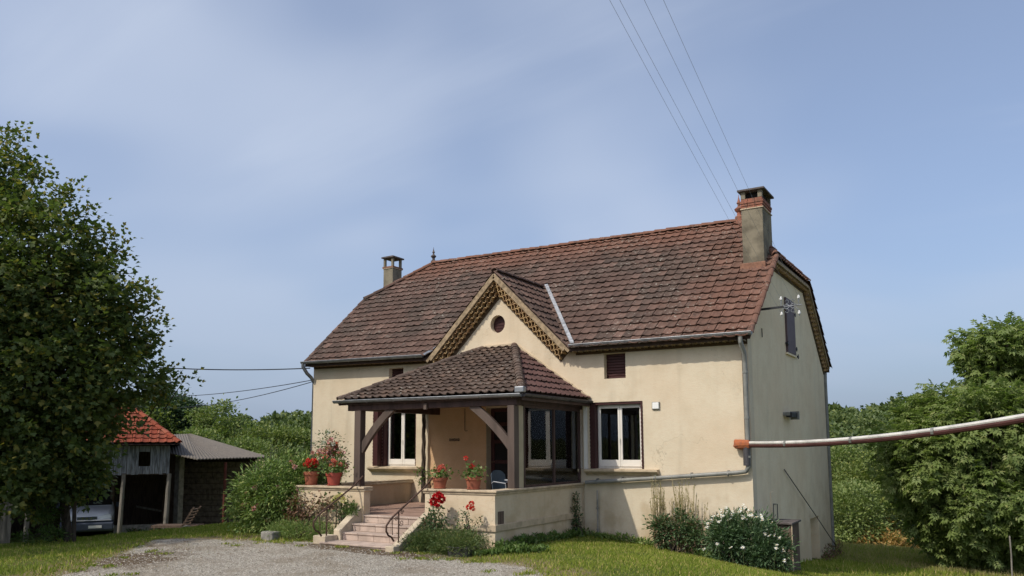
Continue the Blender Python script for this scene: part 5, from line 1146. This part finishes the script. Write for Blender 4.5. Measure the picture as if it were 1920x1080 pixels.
# trees outside the view to the left and behind (they throw the shade on the drive and stand in the window reflections)
def off_tree(x, y, H, w, seed, label):
    z0 = G(x, y); ells = [(x, y, z0 + H * .6, w * .45, w * .45, H * .36), (x + .8, y + .5, z0 + H * .75, w * .3, w * .3, H * .2), (x - .8, y - .6, z0 + H * .5, w * .35, w * .35, H * .25)]
    tree('orchard_tree', label, (x, y, z0), ells, 240, 26, .6, .26, L_kite(.7), 'leaf_dark', .22, (x, y, z0 + H * .6), seed, .3, .7, 14, 'trees left of the drive')
for i, a in enumerate(((-3.5, -12.5, 10.5, 7.0), (-14, -10, 10, 7), (-11, -19, 10, 8), (-2, -24, 9, 8), (6, -30, 9, 9), (-17, -5, 8.5, 6), (-15, -21, 9, 10), (-20, -26, 10, 11), (-6, -32, 10, 10))): off_tree(*a, 300 + i, ['tree left of the drive whose shade falls on the gravel', 'tree beside the big tree at the left, shading the barn', 'tree across the drive, far left', 'tree across the drive reflected in the windows', 'tree behind the viewpoint at the edge of the drive', 'tree shading the front of the barn', 'wide tree far across the drive', 'farthest tree across the drive at the left', 'broad tree behind the viewpoint'][i])
# ------------------------------------------------------------------ barn, shed and what stands in them
RZB = YAW
def V_(lat, dep, z): return Vector((CAM.x, CAM.y, 0)) + rgt * lat + Vector((-math.sin(YAW), math.cos(YAW), 0)) * dep + Vector((0, 0, z))
gzb = -.95
barn = thing('barn', 'old open-fronted timber barn with weathered plank gable and red tiled roof', 'barn', V_(-11.54, 28, gzb), RZB + math.atan(620 / FPX))
# local coords: x = lat+14, y = dep-28, z = z-gzb
ARAY = math.atan(620 / FPX); lx = lambda lat: -30.3 * math.tan(math.atan(-lat / 28) - ARAY); lz = lambda z: z - gzb
eav = lz(2.22); x0, x1 = lx(-18.6), lx(-11.55); y0, y1 = -.35, 4.0; rxl, rxr, ry, rz_ = lx(-16.4), lx(-13.22), 1.75, lz(3.42)
R4 = [(x0, y0, eav), (x1, y0, eav), (x1, y1, eav), (x0, y1, eav), (rxl, ry, rz_), (rxr, ry, rz_)]
mb = MB(); fs = [(0, 1, 5, 4), (1, 2, 5), (2, 3, 4, 5), (3, 0, 4), (3, 2, 1, 0)]; mb.add([(v[0], v[1], v[2] - .05) for v in R4], fs); broof = mb.build('roof', 'roof_under', barn, local=True)
def tile_local(roofobj, parentthing, A, B, C_, poly, mat, key, quota, **kw):
    # work in local space, tiles parented below roofobj (no translation of its own)
    global wloc
    O, U, V = planar(A, B, C_); f = lambda p: ((Vector(p) - O).dot(U), (Vector(p) - O).dot(V)); w_old = wloc; wloc = lambda q: Vector((0, 0, 0)); tile_region(roofobj, O, U, V, [f(p) for p in poly], mat, key=key, quota=quota, **kw); wloc = w_old
tile_local(broof, barn, R4[0], R4[1], R4[5], [R4[0], R4[1], R4[5], R4[4]], 'barn_clay', 'barn', 250, w=.25, e=.30)
tile_local(broof, barn, R4[1], R4[2], R4[5], [R4[1], R4[2], R4[5]], 'barn_clay', 'barn2', 60, w=.25, e=.30)
w_old = wloc; wloc = lambda q: Vector((0, 0, 0)); ridge_tiles(broof, R4[1], R4[5], 'barn_clay', r=.09); ridge_tiles(broof, R4[4], R4[5], 'barn_clay', r=.09); wloc = w_old
rs = np.random.default_rng(60)
zt, zb = lz(2.13), lz(1.18)
x = lx(-14.7); 
while x < lx(-11.95):
    w = rs.uniform(.10, .15); win = lx(-12.98) < x < lx(-12.66)
    b = MB(); zz0 = zb + rs.uniform(-.03, .03)
    if win: b.box(x, x + w - .012, 0, .025, zz0, zb + .26); b.box(x, x + w - .012, 0, .025, zt - .2, zt)
    else: b.box(x, x + w - .012, rs.uniform(-.008, .0), .025, zz0, zt)
    b.build('plank', 'weathered_plank', barn, local=True); x += w
MB().box(lx(-14.7), lx(-11.97), .03, .09, zb - .03, zb + .06).build('beam', 'brown_plank', barn, local=True); MB().box(lx(-14.7), lx(-11.97), .03, .09, zt - .02, eav - .06).build('beam', 'brown_plank', barn, local=True)
for lat, d, r in ((-13.50, .0, .075), (-11.93, .02, .085), (-12.05, 1.9, .07), (-13.95, 1.5, .08), (-16.7, .0, .08), (-17.45, .0, .07)):
    MB().tube([(lx(lat), d, 0 - .1), (lx(lat) + .06, d, zb if lat > -15 else eav - .1)], [r, r * .85], 8).build('post', 'pole_wood' if d < 1 else 'brown_plank', barn, local=True)
# back wall of planks
x = lx(-18.4)
while x < lx(-11.9):
    w = rs.uniform(.17, .24); MB().box(x, x + w - .015, 3.3, 3.33, -.1, eav - .1).build('plank', 'brown_plank', barn, local=True); x += w
MB().box(lx(-18.4), lx(-11.9), 3.335, 3.37, -.1, eav - .1).build('back_board', 'brown_plank', barn, local=True)
MB().box(lx(-11.94), lx(-11.9), .2, 3.4, .3, eav - .08).build('side_wall', 'brown_plank', barn, local=True); MB().box(lx(-18.5), lx(-18.45), 0, 3.4, -.1, eav - .08).build('side_wall', 'brown_plank', barn, local=True)
for z in (.9, 1.7): MB().box(lx(-13.4), lx(-12.1), 3.24, 3.30, z, z + .09).build('beam', 'brown_plank', barn, local=True)
MB().box(lx(-13.9), lx(-12.0), .9, 1.0, -.05, .36).build('low_wall', 'plinth_stone', barn, local=True)
x = lx(-18.4)
while x < lx(-17.35):
    w = rs.uniform(.13, .18); MB().box(x, x + w - .015, -.03, -.005, -.1, 1.35 + rs.uniform(-.03, .03)).build('plank', 'pole_wood', barn, local=True); x += w
tag(MB().bar(V_(-13.7, 29.6, -.05), V_(-12.7, 29.9, -.28), .07, .07).build('timber_rail', 'pole_wood'), 'loose grey timber rail leaning inside the barn', 'timber')
# shed
A = at(300, 846, 28.4); B = at(370, 861, 27); C1 = at(506, 857, 29.5); D1 = at(352, 814, 34); E1 = at(300, 816, 34); K1 = at(520, 835, 37)
base = Vector(((A.x + C1.x) / 2, (A.y + C1.y) / 2, gzb)); shed = thing('shed', 'low lean-to shed with grey fibre cement roof beside the barn', 'shed', base)
mb = MB()
def sheet(P0, P1, Q0, Q1, n):  # corrugated strip between two edges
    P0, P1, Q0, Q1 = map(Vector, (P0, P1, Q0, Q1)); vs = []; fs = []
    for i in range(n + 1):
        t = i / n; h = Vector((0, 0, .025 * (i % 2)))
        a, b = P0.lerp(P1, t), Q0.lerp(Q1, t); vs += [a + h, b + h, a + h - Vector((0, 0, .035)), b + h - Vector((0, 0, .035))]
    for i in range(n): k = i * 4; fs += [(k, k + 4, k + 5, k + 1), (k + 2, k + 3, k + 7, k + 6), (k, k + 2, k + 6, k + 4), (k + 1, k + 5, k + 7, k + 3)]
    mb.add(vs, fs)
sheet(B, C1, D1, D1 + (C1 - B) * .05, 44); sheet(A, B, E1, D1, 24); 
mb.build('roof', 'fibre_cement', shed)
for (u, d, vt, mat, r) in ((423, 27.9, 866, 'red_post', .05), (376, 27.1, 862, 'pole_wood', .05)):
    p = at(u, vt, d); 
    if u == 423: MB().tube([(p.x, p.y, gzb - .1), (p.x, p.y, p.z - .02)], r, 8).build('post', mat, shed)
p = at(338, 855, 28.6); MB().box(p.x - .12, p.x + .12, p.y - .1, p.y + .1, gzb - .1, p.z).build('pillar', 'plinth_stone', shed); 
p = at(487, 860, 29.2); MB().box(p.x - .10, p.x + .14, p.y - .12, p.y + .12, gzb - .1, p.z - .03).build('pillar', 'parapet_render', shed)
# block back wall: courses of single blocks
bw = MB().bar(at(330, 932, 30.0) , at(486, 932, 29.6), .10, 3.0).build('wall', 'dark_joint', shed)
a = at(330, 838, 29.9); b = at(484, 838, 29.5); a.z = b.z = 0; dd = (b - a); ln = dd.length; dd.normalize(); ang = math.atan2(dd.y, dd.x)
bk = mk('block', *(lambda m: (m.v, m.f))(MB().box(.01, .43, -.05, 0, .01, .19)), 'block_wall')
for r in range(13):
    for c in range(int(ln / .44)):
        o = bpy.data.objects.new('block', bk); COL.objects.link(o); o.parent = bw; p = a + dd * (c * .44 + (.0 if r % 2 else .22)); o.location = Vector((p.x, p.y, gzb - .1 + r * .2)) - wloc(bw); o.location += Vector((dd.y, -dd.x, 0)) * (.05 + random.uniform(0, .01)); o.rotation_euler = (0, 0, ang)
# wooden cart
cp_ = V_(-11.0, 26.8, gzb); cart = thing('wooden_cart', 'old wooden cart with raised slatted rack standing before the shed', 'cart', cp_, RZB)
MB().box(-.75, .75, -.3, .3, .42, .50).build('bed', 'brown_plank', cart, local=True)
for i in range(6): MB().bar((.28 + .10 * i * .55, -.3, .50 + .10 * i), (.28 + .10 * i * .55, .3, .50 + .10 * i), .07, .03).build('slat', 'brown_plank', cart, local=True)
for y in (-.28, .28): MB().bar((.25, y, .46), (.62, y, 1.08), .04, .05).build('rack_rail', 'brown_plank', cart, local=True)
for y in (-.36, .36):
    w = MB(); w.tube([(.45 + .24 * math.cos(t), y, .25 + .24 * math.sin(t)) for t in np.linspace(0, 2 * math.pi, 17)], .03, 6, cap=False)
    for k in range(4): t = k * math.pi / 4; w.bar((.45 - .22 * math.cos(t), y, .25 - .22 * math.sin(t)), (.45 + .22 * math.cos(t), y, .25 + .22 * math.sin(t)), .02, .03)
    w.build('wheel', 'black_metal', cart, local=True)
MB().bar((-.6, 0, .0), (-.6, 0, .42), .06, .06).build('leg', 'brown_plank', cart, local=True)
# van
vp = V_(-14.55, 27.9, gzb); van = thing('parked_van', 'white van with dark bumper parked nose out inside the barn', 'van', vp, RZB + .46)
# local: x across, front at y=-1.0 (towards the viewer)
secs = [(-.78, .62, .34, .74), (-.70, .74, .30, .82), (-.35, .80, .28, .92), (.15, .82, .28, 1.02), (.75, .80, .28, 1.62), (1.1, .78, .28, 1.80), (3.0, .78, .28, 1.80), (3.15, .76, .3, 1.70)]
mb = MB(); ring = []
for (y, w, zb_, zt_) in secs:
    ww = w; tw = w * (.93 if zt_ < 1.2 else .86); mid = min(zt_ - .05, .95)
    ring.append([(-ww * .96, y, zb_), (-ww, y, .5), (-ww, y, mid * .92), (-tw, y, zt_ - .06), (-tw * .9, y, zt_), (tw * .9, y, zt_), (tw, y, zt_ - .06), (ww, y, mid * .92), (ww, y, .5), (ww * .96, y, zb_)])
vs = [v for r in ring for v in r]; fs = []
for i in range(len(ring) - 1):
    for k in range(9): a = i * 10 + k; fs.append((a, a + 1, a + 11, a + 10))
    fs.append((i * 10 + 9, i * 10, i * 10 + 10, i * 10 + 19))
fs += [tuple(range(10)), tuple(range((len(ring) - 1) * 10, len(ring) * 10))]; mb.add(vs, fs); mb.build('body', 'car_white', van, local=True, smooth=True, bevel=.01)
MB().add([(-.73, .16, 1.055), (.73, .16, 1.055), (.66, .74, 1.635), (-.66, .74, 1.635)], [(0, 1, 2, 3)]).build('windscreen', 'interior', van, local=True)
MB().prism([(-.92, .30), (-.92, .52), (-.80, .60), (-.6, .60), (-.6, .26), (-.85, .24)], 'x', -.79, .79).build('bumper', 'car_grey', van, local=True, bevel=.03)
g = MB().box(-.30, .30, -.80, -.77, .63, .73).build('grille', 'car_grey', van, local=True)
sl_ = MB()
for z in (.645, .675, .705): sl_.box(-.28, .28, -.812, -.80, z, z + .010)
for k in (-1, 0, 1): sl_.box(-.02 + k * .13, .02 + k * .13, -.82, -.80, .64, .72)
sl_.build('grille_bar', 'chrome', g, local=True)
for s in (-1, 1):
    h = MB(); h.prism([(s * .38, .63), (s * .70, .66), (s * .72, .78), (s * .60, .80), (s * .38, .74)], 'y', -.80, -.70); h.build('headlight', 'lamp_glass', van, local=True, bevel=.01)
    MB().bar((s * .86, .35, 1.05), (s * .98, .35, 1.05), .10, .16).build('mirror', 'car_grey', van, local=True)
    for y in (-.25, 2.3):
        w = MB(); w.tube([(s * .62, y, .31), (s * .80, y, .31)], .31, 20); w = w.build('wheel', 'rubber', van, local=True); MB().tube([(s * .79, y, .31), (s * .812, y, .31)], .18, 14).build('rim', 'chrome', w, local=True)
MB().box(.05, .45, -.935, -.922, .36, .45).build('number_plate', 'plate_white', van, local=True)
MB().box(-.72, .72, -.9, -.62, .605, .625).build('bonnet_lip', 'car_white', van, local=True)
# ------------------------------------------------------------------ grass, weeds, pebbles, fallen leaves
rs = np.random.default_rng(500)
def scatter(n, x0, x1, y0, y1):
    return rs.uniform(x0, x1, n), rs.uniform(y0, y1, n)
HX = lambda x, y: ((x > 0 - .05) & (x < L + .05) & (y > -.02) & (y < D + .05)) | ((x > XT0 - .02) & (x < XT1 + .02) & (y > YT - .02) & (y < 0)) | ((x > 4.9) & (x < 7.12) & (y > -5) & (y < -3.7))
def nz(x, y, f): return .5 + .5 * np.sin(x * f + 1.7 * np.sin(y * f * .7)) * np.sin(y * f * 1.1 + 1.3 * np.sin(x * f * .6 + 2))
def grass(name, n, box, hgt, wid, mat, keep, label):
    x, y = scatter(n, *box); k = keep(x, y) & ~HX(x, y); x, y = x[k], y[k]; z = TZ(x, y) - .005
    d = rs.normal(size=(len(x), 3)) * .38; d[:, 2] = 1; s = hgt * (.5 + .9 * rs.random(len(x))) * (.7 + .6 * nz(x, y, 2.3))
    o = leaves(name, np.stack([x, y, z], 1), d, s, (np.array([(-wid, 0, 0), (wid, 0, 0), (0, 1, 0)]), [(0, 1, 2)]), mat, None, .0, kind='stuff', rs=rs); return tag(o, label, 'grass')
gm = lambda x, y: gravel(x, y) + .35 * (nz(x, y, 3.1) - .5) + .3 * (rs.random(len(x)) - .5)
grass('lawn_grass', 170000, (8.0, 18.5, -8.2, 3.0), .050, .13, 'grass', lambda x, y: (gm(x, y) < .42) & (rs.random(len(x)) > .55 * dryf(x, y)), 'short sunlit green lawn grass in front of the house')
grass('dry_grass', 34000, (8.0, 18.5, -8.2, 3.0), .040, .12, 'grass_dry', lambda x, y: (gm(x, y) < .6) & (rs.random(len(x)) < .15 + 1.0 * dryf(x, y)), 'straw-coloured dry grass along the edge of the gravel')
grass('lawn_grass', 90000, (-9, 5.2, -10, 1), .065, .14, 'grass', lambda x, y: (gm(x, y) < .42) & (rs.random(len(x)) > .4 * earth(x, y)), 'green grass verge between drive and barn')
grass('dry_grass', 12000, (-2, 5.2, -10.5, -5), .04, .14, 'grass_dry', lambda x, y: (gm(x, y) < .75) & (rs.random(len(x)) < .7), 'thin dry grass at the shaded left edge of the drive')
grass('field_grass', 60000, (11, 24, 3, 14), .09, .12, 'grass', lambda x, y: rs.random(len(x)) > .5 * dryf(x, y), 'grass of the lower field beyond the lawn')
grass('field_grass', 36000, (11, 24, 7, 14.5), .12, .09, 'grass_dry', lambda x, y: y > 7, 'dry yellow grass at the edge of the lower field')
n_t = 420; tx = rs.uniform(3, 13, n_t); ty = rs.uniform(-9.5, -4.4, n_t); dg = seg_d(tx, ty, GRAV); k = (dg > -.2) & (dg < 1.3 * rs.random(n_t) ** 1.5); tx, ty = tx[k], ty[k]; kk = np.repeat(np.arange(len(tx)), 46)
px_, py_ = tx[kk] + rs.normal(size=len(kk)) * .06, ty[kk] + rs.normal(size=len(kk)) * .06; dd_ = rs.normal(size=(len(kk), 3)) * .6; dd_[:, 2] = 1; ok_ = ~HX(px_, py_); px_, py_, dd_ = px_[ok_], py_[ok_], dd_[ok_]
tag(leaves('gravel_weeds', np.stack([px_, py_, TZ(px_, py_)], 1), dd_, .05 * (.5 + .8 * rs.random(len(px_))), L_kite(.3), 'grass', None, .2, kind='stuff', rs=rs), 'small green weed tufts creeping into the edge of the gravel', 'weeds')
# weeds along the foot of the walls
def weeds(label, a, b, n, h, seed, mat='grass', sz=.09):
    r2 = np.random.default_rng(seed); t = r2.random(n); x = a[0] + (b[0] - a[0]) * t + r2.normal(size=n) * .05; y = a[1] + (b[1] - a[1]) * t - np.abs(r2.normal(size=n)) * .10; m = .35 + .65 * nz(x * 3, y * 3, 1.7)
    z = TZ(x, y) + r2.random(n) * h * m; d = r2.normal(size=(n, 3)) * .6; d[:, 2] = np.abs(d[:, 2]) + .3
    o = leaves('weeds', np.stack([x, y, z], 1), d, sz * (.6 + .7 * r2.random(n)), L_kite(.35), mat, None, .4, kind='stuff', rs=r2); return tag(o, label, 'weeds')
weeds('dark green weeds along the foot of the terrace side wall', (8.72, -3.9), (8.75, -.2), 1500, .20, 1, 'leaf_geranium'); weeds('dark weeds at the foot of the house wall right of the terrace', (8.75, -.12), (12.0, -.15), 1300, .16, 2, 'leaf_oleander'); weeds('leafy weeds at the terrace corner', (8.75, -4.6), (9.6, -3.6), 900, .13, 3, 'leaf_geranium')
weeds('bright green weeds between shrub and daisies', (11.4, -.5), (12.1, -.9), 500, .16, 4, 'leaf_geranium'); weeds('weeds along the foot of the barn', (-9.2, .6), (-6.2, 1.2), 700, .25, 5, 'leaf_rose', .14)
weeds('dry weeds at the back corner of the gable', (12.65, 6.2), (12.75, 8.4), 260, .45, 6, 'leaf_redbrown', .1)
x, y = scatter(26000, 2.5, 14, -9.8, -4.2); k = (gm(x, y) > .35) & ~HX(x, y); x, y = x[k], y[k]; tv = np.array([(1, 0, 0), (0, 1, 0), (-1, 0, 0), (0, -1, 0), (0, 0, .7)]) * .5
pb = leaves('pebbles', np.stack([x, y, TZ(x, y)], 1), np.stack([np.cos(x * 99), np.sin(x * 99), 0 * x], 1), .010 + .024 * rs.random(len(x)) ** 2.5, (tv, [(0, 1, 4), (1, 2, 4), (2, 3, 4), (3, 0, 4)]), 'pebble', None, 3, kind='stuff', rs=rs); tag(pb, 'loose pale gravel stones on the drive', 'gravel')
x, y = scatter(2600, 0, 9.5, -10, -4.9); k = (rs.random(len(x)) < .12 + .9 * earth(x, y)) & ~HX(x, y); x, y = x[k], y[k]
dl = leaves('fallen_leaves', np.stack([x, y, TZ(x, y) + .012], 1), np.stack([np.cos(x * 57), np.sin(x * 57), .15 + 0 * x], 1), .03 + .035 * rs.random(len(x)), L_kite(.6), 'dead_leaf', None, 2, kind='stuff', rs=rs); tag(dl, 'brown fallen leaves scattered on the shaded drive', 'leaves')
